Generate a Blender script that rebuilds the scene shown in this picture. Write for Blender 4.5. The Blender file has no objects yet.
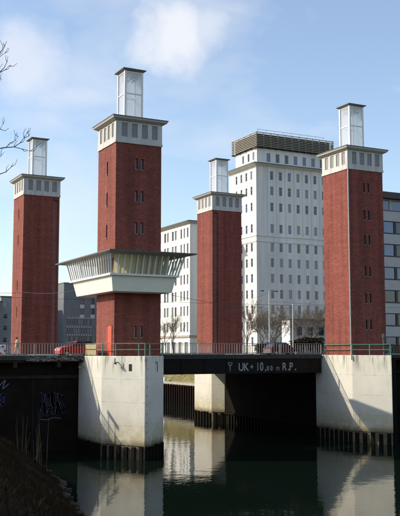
import bpy, bmesh, math, random
from mathutils import Vector, Matrix
R = math.radians
random.seed(7)
sc = bpy.context.scene
COL = sc.collection

# ------------------------------------------------------------------ camera
CAM = Vector((-31.87, -77.09, 0.547)); PITCH = 0.1051; YAW = 0.4742; FPX = 870.8
cd = bpy.data.cameras.new('camera'); cam = bpy.data.objects.new('camera', cd); COL.objects.link(cam)
cam.location = CAM; cam.rotation_euler = (R(90) + PITCH, 0, -YAW)
cd.sensor_fit = 'HORIZONTAL'; cd.sensor_width = 36; cd.lens = FPX / 400 * 36
cd.clip_start = 0.1; cd.clip_end = 6000
sc.camera = cam
# ------------------------------------------------------------------ sun and sky
S = Vector((-0.881, 0.472, 0.605)).normalized()
sl = bpy.data.lights.new('sun', 'SUN'); so = bpy.data.objects.new('sun', sl); COL.objects.link(so)
sl.energy = 2.95; sl.angle = R(0.53); sl.color = (1.0, 0.93, 0.80)
so.rotation_euler = S.to_track_quat('Z', 'Y').to_euler(); so.location = (-60, 40, 60)
w = bpy.data.worlds.new('World'); sc.world = w; w.use_nodes = True
nt = w.node_tree; nt.nodes.clear()
def wn(t, **k):
    n = nt.nodes.new(t)
    for a, b in k.items(): setattr(n, a, b)
    return n
sky = wn('ShaderNodeTexSky', sky_type='NISHITA', sun_disc=False)
sky.sun_elevation = math.asin(S.z); sky.sun_rotation = math.atan2(S.x, S.y)
sky.air_density = 1.0; sky.dust_density = 1.0; sky.ozone_density = 1.5; sky.altitude = 30
tc = wn('ShaderNodeTexCoord')
mp = wn('ShaderNodeMapping'); mp.inputs['Scale'].default_value = (1.0, 1.0, 2.2); mp.inputs['Rotation'].default_value = (0, 0, R(-6)); mp.inputs['Location'].default_value = (0.35, 0.2, 0.1)
nz = wn('ShaderNodeTexNoise'); nz.inputs['Scale'].default_value = 4.5; nz.inputs['Detail'].default_value = 5; nz.inputs['Roughness'].default_value = 0.5; nz.inputs['Distortion'].default_value = 0.3
cr = wn('ShaderNodeValToRGB'); cr.color_ramp.elements[0].position = 0.50; cr.color_ramp.elements[1].position = 0.72; cr.color_ramp.elements[0].color = (0.13, 0.13, 0.13, 1)
mul = wn('ShaderNodeMath', operation='MULTIPLY'); mul.inputs[1].default_value = 0.55
mx = wn('ShaderNodeMix', data_type='RGBA'); mx.inputs['B'].default_value = (4.5, 4.55, 4.7, 1)
bg = wn('ShaderNodeBackground'); bg.inputs['Strength'].default_value = 0.13
ow = wn('ShaderNodeOutputWorld')
L = nt.links.new
L(tc.outputs['Generated'], mp.inputs['Vector']); L(mp.outputs[0], nz.inputs['Vector']); L(nz.outputs['Fac'], cr.inputs['Fac'])
L(cr.outputs['Color'], mul.inputs[0])
def cloud_dir(px, py):
    x = (px-200)/FPX; z = -(py-258)/FPX; yy = math.cos(PITCH) - z*math.sin(PITCH); zz = math.sin(PITCH) + z*math.cos(PITCH)
    return Vector((x*math.cos(YAW)+yy*math.sin(YAW), -x*math.sin(YAW)+yy*math.cos(YAW), zz)).normalized()
n3 = wn('ShaderNodeTexNoise'); n3.inputs['Scale'].default_value = 16; n3.inputs['Detail'].default_value = 6; n3.inputs['Roughness'].default_value = 0.55; L(tc.outputs['Generated'], n3.inputs['Vector'])
fac = mul.outputs[0]
for (px, py, rad, amt) in ((172, 36, 3.6, 0.85), (202, 30, 2.6, 0.6), (28, 66, 3.2, 0.6), (60, 205, 4.0, 0.35), (-130, 70, 5, 0.6), (560, 60, 5, 0.6), (760, 140, 6, 0.7), (-420, 120, 6, 0.7), (330, -220, 7, 0.6)):
    vd = wn('ShaderNodeVectorMath', operation='DISTANCE'); vd.inputs[1].default_value = cloud_dir(px, py); L(tc.outputs['Generated'], vd.inputs[0])
    ad = wn('ShaderNodeMath', operation='MULTIPLY_ADD'); ad.inputs[1].default_value = -1.6 * R(rad); L(n3.outputs['Fac'], ad.inputs[0]); L(vd.outputs['Value'], ad.inputs[2])
    rg_ = wn('ShaderNodeMapRange', interpolation_type='SMOOTHSTEP'); rg_.inputs['From Min'].default_value = 0.35 * R(rad); rg_.inputs['From Max'].default_value = -0.65 * R(rad); rg_.inputs['To Max'].default_value = amt; L(ad.outputs[0], rg_.inputs['Value'])
    mxx = wn('ShaderNodeMath', operation='MAXIMUM'); L(fac, mxx.inputs[0]); L(rg_.outputs[0], mxx.inputs[1]); fac = mxx.outputs[0]
L(fac, mx.inputs['Factor']); L(sky.outputs[0], mx.inputs['A'])
L(mx.outputs['Result'], bg.inputs['Color']); L(bg.outputs[0], ow.inputs['Surface'])
vs = sc.view_settings
vs.view_transform = 'Standard'; vs.look = 'None'; vs.gamma = 1.0; vs.exposure = 0.74; vs.use_curve_mapping = False

# ------------------------------------------------------------------ materials
def mat(name, col, rough=0.7, var=0.0, scale=3.0, bump=0.0, metal=0.0, spec=0.4, col2=None, stretch=(1, 1, 1), detail=5, coat=0.0):
    m = bpy.data.materials.new(name); m.use_nodes = True
    t = m.node_tree; b = t.nodes['Principled BSDF']
    b.inputs['Base Color'].default_value = (*col, 1); b.inputs['Roughness'].default_value = rough
    b.inputs['Metallic'].default_value = metal; b.inputs['Specular IOR Level'].default_value = spec
    b.inputs['Coat Weight'].default_value = coat
    if var or bump:
        c = t.nodes.new('ShaderNodeTexCoord'); mpp = t.nodes.new('ShaderNodeMapping'); mpp.inputs['Scale'].default_value = stretch
        n = t.nodes.new('ShaderNodeTexNoise'); n.inputs['Scale'].default_value = scale; n.inputs['Detail'].default_value = detail; n.inputs['Roughness'].default_value = 0.6
        t.links.new(c.outputs['Object'], mpp.inputs[0]); t.links.new(mpp.outputs[0], n.inputs['Vector'])
        if var:
            x = t.nodes.new('ShaderNodeMix'); x.data_type = 'RGBA'
            rp = t.nodes.new('ShaderNodeMapRange'); rp.inputs['From Min'].default_value = 0.3; rp.inputs['From Max'].default_value = 0.7
            t.links.new(n.outputs['Fac'], rp.inputs['Value']); t.links.new(rp.outputs[0], x.inputs['Factor'])
            lo = col2 if col2 else tuple(v * (1 - var) for v in col)
            x.inputs['A'].default_value = (*lo, 1); x.inputs['B'].default_value = (*col, 1)
            t.links.new(x.outputs['Result'], b.inputs['Base Color'])
        if bump:
            bp = t.nodes.new('ShaderNodeBump'); bp.inputs['Strength'].default_value = bump; bp.inputs['Distance'].default_value = 0.05
            t.links.new(n.outputs['Fac'], bp.inputs['Height']); t.links.new(bp.outputs[0], b.inputs['Normal'])
    return m

def brick_mat(name, a, b_, mortar):
    m = bpy.data.materials.new(name); m.use_nodes = True
    t = m.node_tree; B = t.nodes['Principled BSDF']; N = t.nodes.new; K = t.links.new
    c = N('ShaderNodeTexCoord'); sp = N('ShaderNodeSeparateXYZ'); ad = N('ShaderNodeMath'); cb = N('ShaderNodeCombineXYZ')
    K(c.outputs['Object'], sp.inputs[0]); K(sp.outputs['X'], ad.inputs[0]); K(sp.outputs['Y'], ad.inputs[1]); K(ad.outputs[0], cb.inputs['X']); K(sp.outputs['Z'], cb.inputs['Y'])
    br = N('ShaderNodeTexBrick'); br.inputs['Scale'].default_value = 1; br.inputs['Brick Width'].default_value = 0.26; br.inputs['Row Height'].default_value = 0.085
    br.inputs['Mortar Size'].default_value = 0.008; br.inputs['Mortar Smooth'].default_value = 0.2; br.inputs['Bias'].default_value = -0.1
    br.inputs['Color1'].default_value = (*a, 1); br.inputs['Color2'].default_value = (*b_, 1); br.inputs['Mortar'].default_value = (*mortar, 1)
    K(cb.outputs[0], br.inputs['Vector'])
    n1 = N('ShaderNodeTexNoise'); n1.inputs['Scale'].default_value = 0.55; n1.inputs['Detail'].default_value = 6; n1.inputs['Roughness'].default_value = 0.65
    mpp = N('ShaderNodeMapping'); mpp.inputs['Scale'].default_value = (0.5, 0.5, 3.2)
    K(c.outputs['Object'], mpp.inputs[0]); K(mpp.outputs[0], n1.inputs['Vector'])
    # single bricks and courses fired darker
    wn_ = N('ShaderNodeTexWhiteNoise'); wn_.noise_dimensions = '2D'; sn = N('ShaderNodeVectorMath'); sn.operation = 'SNAP'; sn.inputs[1].default_value = (0.26, 0.085, 1)
    K(cb.outputs[0], sn.inputs[0]); K(sn.outputs[0], wn_.inputs['Vector'])
    r1 = N('ShaderNodeMapRange'); r1.inputs['From Min'].default_value = 0.3; r1.inputs['From Max'].default_value = 0.7; r1.inputs['To Min'].default_value = 0.86; r1.inputs['To Max'].default_value = 1.1
    r2 = N('ShaderNodeMapRange'); r2.inputs['To Min'].default_value = 0.9; r2.inputs['To Max'].default_value = 1.08
    K(n1.outputs['Fac'], r1.inputs['Value']); K(wn_.outputs['Value'], r2.inputs['Value'])
    mp2 = N('ShaderNodeMapping'); mp2.inputs['Scale'].default_value = (1, 1, 0.05); n2 = N('ShaderNodeTexNoise'); n2.inputs['Scale'].default_value = 1.5; n2.inputs['Detail'].default_value = 4
    K(c.outputs['Object'], mp2.inputs[0]); K(mp2.outputs[0], n2.inputs['Vector'])
    r3 = N('ShaderNodeMapRange'); r3.inputs['From Min'].default_value = 0.32; r3.inputs['From Max'].default_value = 0.6; r3.inputs['To Min'].default_value = 0.72; r3.inputs['To Max'].default_value = 1.06; K(n2.outputs['Fac'], r3.inputs['Value'])
    m0 = N('ShaderNodeMath'); m0.operation = 'MULTIPLY'; K(r2.outputs[0], m0.inputs[0]); K(r3.outputs[0], m0.inputs[1])
    ml = N('ShaderNodeMath'); ml.operation = 'MULTIPLY'; K(r1.outputs[0], ml.inputs[0]); K(m0.outputs[0], ml.inputs[1])
    vm = N('ShaderNodeVectorMath'); vm.operation = 'SCALE'; K(br.outputs['Color'], vm.inputs[0]); K(ml.outputs[0], vm.inputs['Scale'])
    K(vm.outputs[0], B.inputs['Base Color'])
    bp = N('ShaderNodeBump'); bp.inputs['Strength'].default_value = 0.4; bp.inputs['Distance'].default_value = 0.005; bp.invert = True
    K(br.outputs['Fac'], bp.inputs['Height']); K(bp.outputs[0], B.inputs['Normal'])
    B.inputs['Roughness'].default_value = 0.85; B.inputs['Specular IOR Level'].default_value = 0.25
    return m

def pier_mat():
    m = bpy.data.materials.new('pier_concrete'); m.use_nodes = True
    t = m.node_tree; B = t.nodes['Principled BSDF']; N = t.nodes.new; K = t.links.new
    c = N('ShaderNodeTexCoord'); sp = N('ShaderNodeSeparateXYZ'); K(c.outputs['Object'], sp.inputs[0])
    def noise(scale, st, det=6, ro=0.6):
        mpp = N('ShaderNodeMapping'); mpp.inputs['Scale'].default_value = st; n = N('ShaderNodeTexNoise'); n.inputs['Scale'].default_value = scale
        n.inputs['Detail'].default_value = det; n.inputs['Roughness'].default_value = ro; K(c.outputs['Object'], mpp.inputs[0]); K(mpp.outputs[0], n.inputs['Vector']); return n.outputs['Fac']
    def rng(v, a, b, lo=0.0, hi=1.0):
        r = N('ShaderNodeMapRange'); r.inputs['From Min'].default_value = a; r.inputs['From Max'].default_value = b; r.inputs['To Min'].default_value = lo; r.inputs['To Max'].default_value = hi
        K(v, r.inputs['Value']); return r.outputs[0]
    def mulv(a, b):
        x = N('ShaderNodeMath'); x.operation = 'MULTIPLY'; K(a, x.inputs[0])
        if isinstance(b, float): x.inputs[1].default_value = b
        else: K(b, x.inputs[1])
        return x.outputs[0]
    def mixc(f, a, bcol):
        x = N('ShaderNodeMix'); x.data_type = 'RGBA'; K(f, x.inputs['Factor'])
        if isinstance(a, tuple): x.inputs['A'].default_value = (*a, 1)
        else: K(a, x.inputs['A'])
        x.inputs['B'].default_value = (*bcol, 1); return x.outputs['Result']
    big = noise(0.35, (1, 1, 1)); fine = noise(9, (1, 1, 1)); streak = noise(2.6, (1, 1, 0.12)); blot = noise(1.7, (1, 1, 0.8))
    col = mixc(rng(big, 0.3, 0.7), (0.69, 0.65, 0.55), (0.58, 0.54, 0.45))
    col = mixc(mulv(rng(fine, 0.5, 0.8), 0.35), col, (0.48, 0.45, 0.38))
    col = mixc(mulv(mulv(rng(sp.outputs['Z'], -1.9, -0.3), rng(streak, 0.50, 0.66)), 0.9), col, (0.16, 0.14, 0.10))     # rain streaks from the coping
    col = mixc(mulv(mulv(rng(sp.outputs['Z'], -5.2, -7.7), rng(blot, 0.25, 0.55)), 0.9), col, (0.40, 0.32, 0.15))        # silt and algae by the water
    col = mixc(mulv(mulv(rng(streak, 0.60, 0.70), rng(blot, 0.45, 0.6)), 0.35), col, (0.30, 0.28, 0.22))
    col = mixc(mulv(rng(sp.outputs['Z'], -7.25, -7.8), rng(blot, 0.2, 0.5, 0.45, 0.95)), col, (0.13, 0.105, 0.06))     # tide mark
    # casting joints: thin dirty lines every 2.05 m
    md = N('ShaderNodeMath'); md.operation = 'PINGPONG'; md.inputs[1].default_value = 1.02; K(sp.outputs['Z'], md.inputs[0])
    col = mixc(mulv(rng(md.outputs[0], 0.045, 0.0), rng(blot, 0.42, 0.60, 0.0, 0.6)), col, (0.22, 0.20, 0.15))
    K(col, B.inputs['Base Color']); B.inputs['Roughness'].default_value = 0.85; B.inputs['Specular IOR Level'].default_value = 0.25
    bp = N('ShaderNodeBump'); bp.inputs['Strength'].default_value = 0.25; bp.inputs['Distance'].default_value = 0.03; K(fine, bp.inputs['Height']); K(bp.outputs[0], B.inputs['Normal'])
    return m

def water_mat():
    m = bpy.data.materials.new('canal_water'); m.use_nodes = True
    t = m.node_tree; B = t.nodes['Principled BSDF']; N = t.nodes.new; K = t.links.new
    B.inputs['Base Color'].default_value = (0.0045, 0.0095, 0.0062, 1); B.inputs['Roughness'].default_value = 0.03; B.inputs['IOR'].default_value = 1.333
    c = N('ShaderNodeTexCoord'); out = None
    for sc_, h, st in ((0.55, 0.013, (1, 1, 1)), (2.6, 0.004, (1, 1, 1))):
        mpp = N('ShaderNodeMapping'); mpp.inputs['Scale'].default_value = st; mpp.inputs['Rotation'].default_value = (0, 0, 0.4)
        n = N('ShaderNodeTexNoise'); n.inputs['Scale'].default_value = sc_; n.inputs['Detail'].default_value = 3
        K(c.outputs['Object'], mpp.inputs[0]); K(mpp.outputs[0], n.inputs['Vector'])
        bp = N('ShaderNodeBump'); bp.inputs['Strength'].default_value = 1.0; bp.inputs['Distance'].default_value = h
        K(n.outputs['Fac'], bp.inputs['Height'])
        if out: K(out, bp.inputs['Normal'])
        out = bp.outputs[0]
    K(out, B.inputs['Normal'])
    return m

def glass_mat(name, transp, tint=(0.9, 0.93, 0.95), rough=0.03, diff=(0.8, 0.8, 0.8), dw=0.0):
    """pane: part see-through, part mirror by Fresnel, part milky"""
    m = bpy.data.materials.new(name); m.use_nodes = True
    t = m.node_tree; N = t.nodes.new; K = t.links.new; t.nodes.remove(t.nodes['Principled BSDF']); o = t.nodes['Material Output']
    tr = N('ShaderNodeBsdfTransparent'); tr.inputs[0].default_value = (*tint, 1)
    gl = N('ShaderNodeBsdfGlossy'); gl.inputs['Roughness'].default_value = rough
    lw = N('ShaderNodeLayerWeight'); lw.inputs[0].default_value = 0.5; pw = N('ShaderNodeMath'); pw.operation = 'POWER'; pw.inputs[1].default_value = 5.0; K(lw.outputs['Facing'], pw.inputs[0]); fr = N('ShaderNodeMath'); fr.operation = 'MULTIPLY_ADD'; fr.inputs[1].default_value = 0.9; fr.inputs[2].default_value = 0.05; K(pw.outputs[0], fr.inputs[0])
    tl = N('ShaderNodeBsdfTranslucent'); tl.inputs[0].default_value = (*diff, 1); df = N('ShaderNodeBsdfDiffuse'); df.inputs[0].default_value = (*diff, 1)
    a = N('ShaderNodeMixShader'); a.inputs[0].default_value = 0.5; K(tl.outputs[0], a.inputs[1]); K(df.outputs[0], a.inputs[2])
    b = N('ShaderNodeMixShader'); b.inputs[0].default_value = dw; K(tr.outputs[0], b.inputs[1]); K(a.outputs[0], b.inputs[2])
    x = N('ShaderNodeMixShader'); K(fr.outputs[0], x.inputs[0]); K(b.outputs[0], x.inputs[1]); K(gl.outputs[0], x.inputs[2])
    K(x.outputs[0], o.inputs['Surface'])
    return m

M = {
 'brick': brick_mat('tower_brick', (0.262, 0.066, 0.045), (0.165, 0.038, 0.028), (0.19, 0.088, 0.064)),
 'brick_dark': brick_mat('tower_brick_dark', (0.34, 0.125, 0.095), (0.22, 0.075, 0.06), (0.24, 0.16, 0.13)),
 'footconc': mat('wet_concrete', (0.21, 0.17, 0.10), 0.8, 0.5, 1.5),
 'pier': pier_mat(), 'water': water_mat(),
 'stucco': mat('white_stucco', (0.80, 0.76, 0.69), 0.8, 0.26, 0.9, 0.1, stretch=(1, 1, 0.07)),
 'stucco2': mat('cream_stucco', (0.82, 0.79, 0.71), 0.8, 0.22, 0.8, 0.1, stretch=(1, 1, 0.08)),
 'white': mat('white_paint', (0.78, 0.77, 0.73), 0.5, 0.1, 2.0),
 'capwhite': mat('cap_render', (0.60, 0.575, 0.52), 0.7, 0.35, 2.0, stretch=(1, 1, 0.2)),
 'louvre': mat('grey_louvre', (0.30, 0.29, 0.285), 0.6, 0.2, 6),
 'roofmetal': mat('roof_sheet', (0.10, 0.095, 0.085), 0.5, 0.3, 2),
 'soffit': mat('soffit', (0.46, 0.43, 0.37), 0.7, 0.12, 1.5),
 'bronze': mat('lantern_cap', (0.30, 0.25, 0.20), 0.5, 0.25, 3),
 'milk': glass_mat('lantern_pane', 0.0, dw=0.38, diff=(0.95, 0.95, 0.95)),
 'clear': glass_mat('cabin_pane', 0.0, dw=0.05),
 'blind': glass_mat('cabin_blind', 0.0, rough=0.8, dw=1.0, diff=(0.88, 0.78, 0.44)),
 'cream': mat('cabin_cream', (0.80, 0.76, 0.62), 0.6, 0.08, 1.2),
 'winglass': mat('window_glass', (0.03, 0.04, 0.055), 0.06, spec=0.7),
 'winblue': mat('blue_window_glass', (0.05, 0.085, 0.20), 0.05, spec=0.9),
 'winpale': mat('curtained_window', (0.22, 0.23, 0.24), 0.25, spec=0.6),
 'winframe': mat('window_frame', (0.42, 0.41, 0.39), 0.5),
 'winframe_dark': mat('dark_window_frame', (0.035, 0.033, 0.035), 0.5),
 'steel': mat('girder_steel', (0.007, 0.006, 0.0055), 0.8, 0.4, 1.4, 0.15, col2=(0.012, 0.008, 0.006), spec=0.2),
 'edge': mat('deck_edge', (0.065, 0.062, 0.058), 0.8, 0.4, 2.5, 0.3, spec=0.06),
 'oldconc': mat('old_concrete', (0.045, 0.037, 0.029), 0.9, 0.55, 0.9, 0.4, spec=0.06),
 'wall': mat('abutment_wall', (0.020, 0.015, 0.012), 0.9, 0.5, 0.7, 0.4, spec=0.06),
 'pile': mat('pile_timber', (0.016, 0.012, 0.010), 0.8, 0.4, 5, 0.5, stretch=(1, 1, 0.2), spec=0.06),
 'railgrey': mat('railing_paint', (0.27, 0.27, 0.26), 0.5, 0.25, 9),
 'raildark': mat('railing_dark', (0.07, 0.075, 0.075), 0.5),
 'green': mat('green_rail_paint', (0.04, 0.20, 0.13), 0.45),
 'olive': mat('railing_panel', (0.36, 0.30, 0.15), 0.7, 0.3, 5),
 'red': mat('red_door', (0.55, 0.075, 0.035), 0.5, 0.15, 3),
 'asphalt': mat('asphalt', (0.05, 0.05, 0.052), 0.9, 0.3, 6, 0.3),
 'paving': mat('paving', (0.22, 0.21, 0.19), 0.9, 0.3, 3, 0.2),
 'paint': mat('road_paint', (0.7, 0.7, 0.68), 0.7, 0.2, 6),
 'letter': mat('letter_paint', (0.42, 0.41, 0.40), 0.8, 0.5, 9),
 'letterdim': mat('worn_letter_paint', (0.24, 0.235, 0.23), 0.8, 0.5, 9),
 'ground': mat('ground', (0.11, 0.10, 0.07), 0.95, 0.4, 0.05, 0.2),
 'bank': mat('bank_soil', (0.022, 0.012, 0.006), 1.0, 0.6, 0.8, 0.8, spec=0.06),
 'grassbank': mat('grass_slope', (0.26, 0.22, 0.10), 0.95, 0.45, 0.7, 0.6, spec=0.06),
 'scrub': mat('dry_scrub', (0.050, 0.028, 0.013), 1.0, 0.5, 0.6, col2=(0.014, 0.014, 0.005), spec=0.05),
 'reed': mat('dry_reed', (0.10, 0.08, 0.055), 0.8, spec=0.06),
 'stone': mat('riprap_stone', (0.085, 0.068, 0.048), 1.0, 0.6, 2.5, 0.5, spec=0.1),
 'bark': mat('bark', (0.10, 0.085, 0.07), 0.9, 0.3, 8, spec=0.06),
 'twig': mat('twig', (0.17, 0.14, 0.11), 0.9, 0.3, 3, spec=0.06),
 'neartwig': mat('near_twig', (0.16, 0.145, 0.14), 0.9),
 'slat': mat('screen_slat', (0.36, 0.32, 0.24), 0.6, 0.25, 2),
 'screendark': mat('screen_core', (0.045, 0.042, 0.04), 0.8),
 'sheetpile': mat('sheet_pile', (0.25, 0.12, 0.085), 0.8, 0.45, 0.8, 0.2, spec=0.06),
 'quaytop': mat('quay_coping', (0.42, 0.38, 0.30), 0.85, 0.3, 1.5),
 'panel': mat('spandrel_panel', (0.42, 0.41, 0.39), 0.7, 0.12, 1.5),
 'officedark': mat('office_fascia', (0.055, 0.042, 0.036), 0.6, 0.2, 2),
 'brownstrip': mat('brown_strip', (0.17, 0.07, 0.05), 0.6),
 'greywall': mat('grey_office_wall', (0.15, 0.155, 0.165), 0.7, 0.2, 0.8),
 'palewall': mat('pale_wall', (0.45, 0.45, 0.43), 0.8, 0.15, 0.6),
 'farwall': mat('far_grey_wall', (0.24, 0.26, 0.29), 0.8, 0.2, 0.5),
 'wire': mat('wire', (0.04, 0.04, 0.04), 0.6),
 'pole': mat('galvanised_pole', (0.55, 0.56, 0.56), 0.45, metal=0.3),
 'carred': mat('red_car_paint', (0.50, 0.012, 0.012), 0.25, coat=0.6), 'cardark': mat('dark_red_car_paint', (0.045, 0.008, 0.010), 0.25, coat=0.6),
 'carblue': mat('blue_car_paint', (0.02, 0.05, 0.16), 0.25, coat=0.6),
 'tyre': mat('tyre', (0.018, 0.018, 0.018), 0.9), 'rim': mat('rim', (0.5, 0.5, 0.5), 0.35, metal=0.8), 'lampw': mat('car_lamp', (0.75, 0.75, 0.72), 0.15),
 'skin': mat('skin', (0.50, 0.32, 0.23), 0.6), 'jacket': mat('jacket', (0.42, 0.33, 0.22), 0.8, 0.2, 8), 'trouser': mat('trousers', (0.40, 0.36, 0.30), 0.85, 0.2, 8), 'hair': mat('hair', (0.035, 0.02, 0.013), 0.6), 'shoe': mat('shoe', (0.04, 0.035, 0.03), 0.6),
 'buoy': mat('buoy_red', (0.65, 0.09, 0.03), 0.5), 'signwhite': mat('sign_white', (0.75, 0.75, 0.73), 0.5), 'signyellow': mat('sign_yellow', (0.75, 0.45, 0.02), 0.5),
 'graf_blue': mat('spray_blue', (0.015, 0.022, 0.10), 0.7, 0.5, 4), 'graf_pale': mat('spray_pale', (0.20, 0.21, 0.28), 0.7, 0.7, 5), 'hole': mat('dark_recess', (0.02, 0.02, 0.02), 0.9),
}

# ------------------------------------------------------------------ mesh builder
class MB:
    def __init__(s): s.v = []; s.f = []
    def add(s, vs, fs):
        k = len(s.v); s.v += [tuple(p) for p in vs]; s.f += [tuple(i + k for i in f) for f in fs]; return s
    def box(s, x0, x1, y0, y1, z0, z1):
        return s.add([(x0,y0,z0),(x1,y0,z0),(x1,y1,z0),(x0,y1,z0),(x0,y0,z1),(x1,y0,z1),(x1,y1,z1),(x0,y1,z1)],
                     [(0,3,2,1),(4,5,6,7),(0,1,5,4),(1,2,6,5),(2,3,7,6),(3,0,4,7)])
    def prism(s, poly, z0, z1, poly2=None):
        n = len(poly); q = poly2 or poly
        s.add([(x, y, z0) for x, y in poly] + [(x, y, z1) for x, y in q],
              [tuple(range(n))[::-1], tuple(range(n, 2 * n))] + [(i, (i + 1) % n, n + (i + 1) % n, n + i) for i in range(n)]); return s
    def frustum(s, a, z0, b, z1):      # a, b = (x0,x1,y0,y1)
        r = lambda t: [(t[0], t[2]), (t[1], t[2]), (t[1], t[3]), (t[0], t[3])]
        return s.prism(r(a), z0, z1, r(b))
    def bar(s, p, q, w, h=None, up=(0, 0, 1)):
        h = h or w; p = Vector(p); q = Vector(q); d = (q - p).normalized(); u = Vector(up)
        if abs(d.dot(u)) > 0.98: u = Vector((0, 1, 0))
        x = d.cross(u).normalized() * w / 2; y = x.cross(d).normalized() * h / 2
        return s.add([p-x-y, p+x-y, p+x+y, p-x+y, q-x-y, q+x-y, q+x+y, q-x+y],
                     [(0,3,2,1),(4,5,6,7),(0,1,5,4),(1,2,6,5),(2,3,7,6),(3,0,4,7)])
    def tube(s, pts, rad, n=6, cap=True):
        pts = [Vector(p) for p in pts]; rads = rad if isinstance(rad, (list, tuple)) else [rad] * len(pts); k = len(s.v); u = None
        for i, p in enumerate(pts):
            d = (pts[min(i + 1, len(pts) - 1)] - pts[max(i - 1, 0)]).normalized()
            if u is None: u = d.orthogonal().normalized()
            u = (u - d * u.dot(d)); u = u.normalized() if u.length > 1e-6 else d.orthogonal().normalized()
            v = d.cross(u)
            for j in range(n):
                a = 2 * math.pi * j / n; s.v.append(tuple(p + (u * math.cos(a) + v * math.sin(a)) * rads[i]))
        for i in range(len(pts) - 1):
            for j in range(n): s.f.append((k+i*n+j, k+i*n+(j+1)%n, k+(i+1)*n+(j+1)%n, k+(i+1)*n+j))
        if cap: s.f.append(tuple(k + j for j in range(n))[::-1]); s.f.append(tuple(k + (len(pts)-1)*n + j for j in range(n)))
        return s
    def mesh(s, name, m, bevel=0, smooth=False):
        me = bpy.data.meshes.new(name); me.from_pydata(s.v, [], s.f); me.update()
        if bevel:
            bm = bmesh.new(); bm.from_mesh(me); bmesh.ops.remove_doubles(bm, verts=bm.verts, dist=1e-5)
            bmesh.ops.bevel(bm, geom=[e for e in bm.edges if len(e.link_faces) == 2 and e.calc_face_angle(0) > 0.3], offset=bevel, segments=1, affect='EDGES'); bm.to_mesh(me); bm.free()
        if smooth:
            for p in me.polygons: p.use_smooth = True
        me.materials.append(m if not isinstance(m, str) else M[m]); return me
    def build(s, name, m, parent=None, bevel=0, smooth=False): return link(name, s.mesh(name, m, bevel, smooth), parent)

def link(name, me, parent=None, loc=None, rz=0):
    o = bpy.data.objects.new(name, me); COL.objects.link(o)
    if parent:
        o.parent = parent
        o.matrix_parent_inverse = Matrix.Translation(-WL(parent))
    if loc is not None: o.location = loc
    o.rotation_euler.z = rz
    return o
_wl = {}
def WL(o): return _wl.get(o.name, Vector((0, 0, 0)))
def thing(name, loc, label, cat, group=None):
    o = bpy.data.objects.new(name, None); COL.objects.link(o); o.location = loc; _wl[o.name] = Vector(loc); o.empty_display_size = 0.5
    return tag(o, label, cat, group)
def tag(o, label, cat, group=None):
    o['label'] = label; o['category'] = cat
    if group: o['group'] = group
    return o
def struct(o, kind='structure'): o['kind'] = kind; return o
def stuff(o): o['kind'] = 'stuff'; return o

def ray(px, py, axis, val):
    """point of the place seen at a measured photo pixel, on the plane axis = val"""
    x = (px - 200) / FPX; z = -(py - 258) / FPX; yy = math.cos(PITCH) - z * math.sin(PITCH); zz = math.sin(PITCH) + z * math.cos(PITCH)
    d = Vector((x * math.cos(YAW) + yy * math.sin(YAW), -x * math.sin(YAW) + yy * math.cos(YAW), zz))
    return CAM + d * ((val - CAM[axis]) / d[axis])
def pix(P):
    d = Vector(P) - CAM; x = d.x * math.cos(YAW) - d.y * math.sin(YAW); y = d.x * math.sin(YAW) + d.y * math.cos(YAW)
    yc = y * math.cos(PITCH) + d.z * math.sin(PITCH); zc = -y * math.sin(PITCH) + d.z * math.cos(PITCH)
    return (200 + FPX * x / yc, 258 - FPX * zc / yc) if yc > 0.1 else (-999, -999)

# walls with real openings ---------------------------------------------------
FACE = {'front': ((0, -1), lambda b: (b[0], b[2]), lambda b: b[1] - b[0]), 'left': ((-1, 0), lambda b: (b[0], b[3]), lambda b: b[3] - b[2]),
        'right': ((1, 0), lambda b: (b[1], b[2]), lambda b: b[3] - b[2]), 'back': ((0, 1), lambda b: (b[1], b[3]), lambda b: b[1] - b[0])}
def facade(mb, b, face, z0, z1, holes, dep):
    n, st, wd = FACE[face]; st = st(b); W = wd(b); du = (-n[1], n[0])
    xs = sorted({0, W} | {h[0] for h in holes} | {h[1] for h in holes}); zs = sorted({z0, z1} | {h[2] for h in holes} | {h[3] for h in holes})
    P = lambda a, d, z: (st[0] + du[0] * a - n[0] * d, st[1] + du[1] * a - n[1] * d, z)
    for i in range(len(xs) - 1):
        j = 0
        while j < len(zs) - 1:
            inh = lambda jj: any(h[0] - 1e-6 <= xs[i] and xs[i+1] <= h[1] + 1e-6 and h[2] - 1e-6 <= zs[jj] and zs[jj+1] <= h[3] + 1e-6 for h in holes)
            if inh(j): j += 1; continue
            k = j
            while k + 1 < len(zs) - 1 and not inh(k + 1): k += 1
            mb.add([P(xs[i],0,zs[j]), P(xs[i+1],0,zs[j]), P(xs[i+1],0,zs[k+1]), P(xs[i],0,zs[k+1])], [(0,1,2,3)]); j = k + 1
    for a0, a1, c0, c1 in holes:
        for q in (((a0,c0),(a1,c0)), ((a1,c0),(a1,c1)), ((a1,c1),(a0,c1)), ((a0,c1),(a0,c0))):
            (p, r), (s, u) = q
            mb.add([P(p,0,r), P(s,0,u), P(s,dep,u), P(p,dep,r)], [(0,1,2,3)])
    return [(P((h[0]+h[1])/2, dep - 0.06, h[2]), math.atan2(du[1], du[0]), h[1]-h[0], h[3]-h[2]) for h in holes]
_wc = {}
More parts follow.
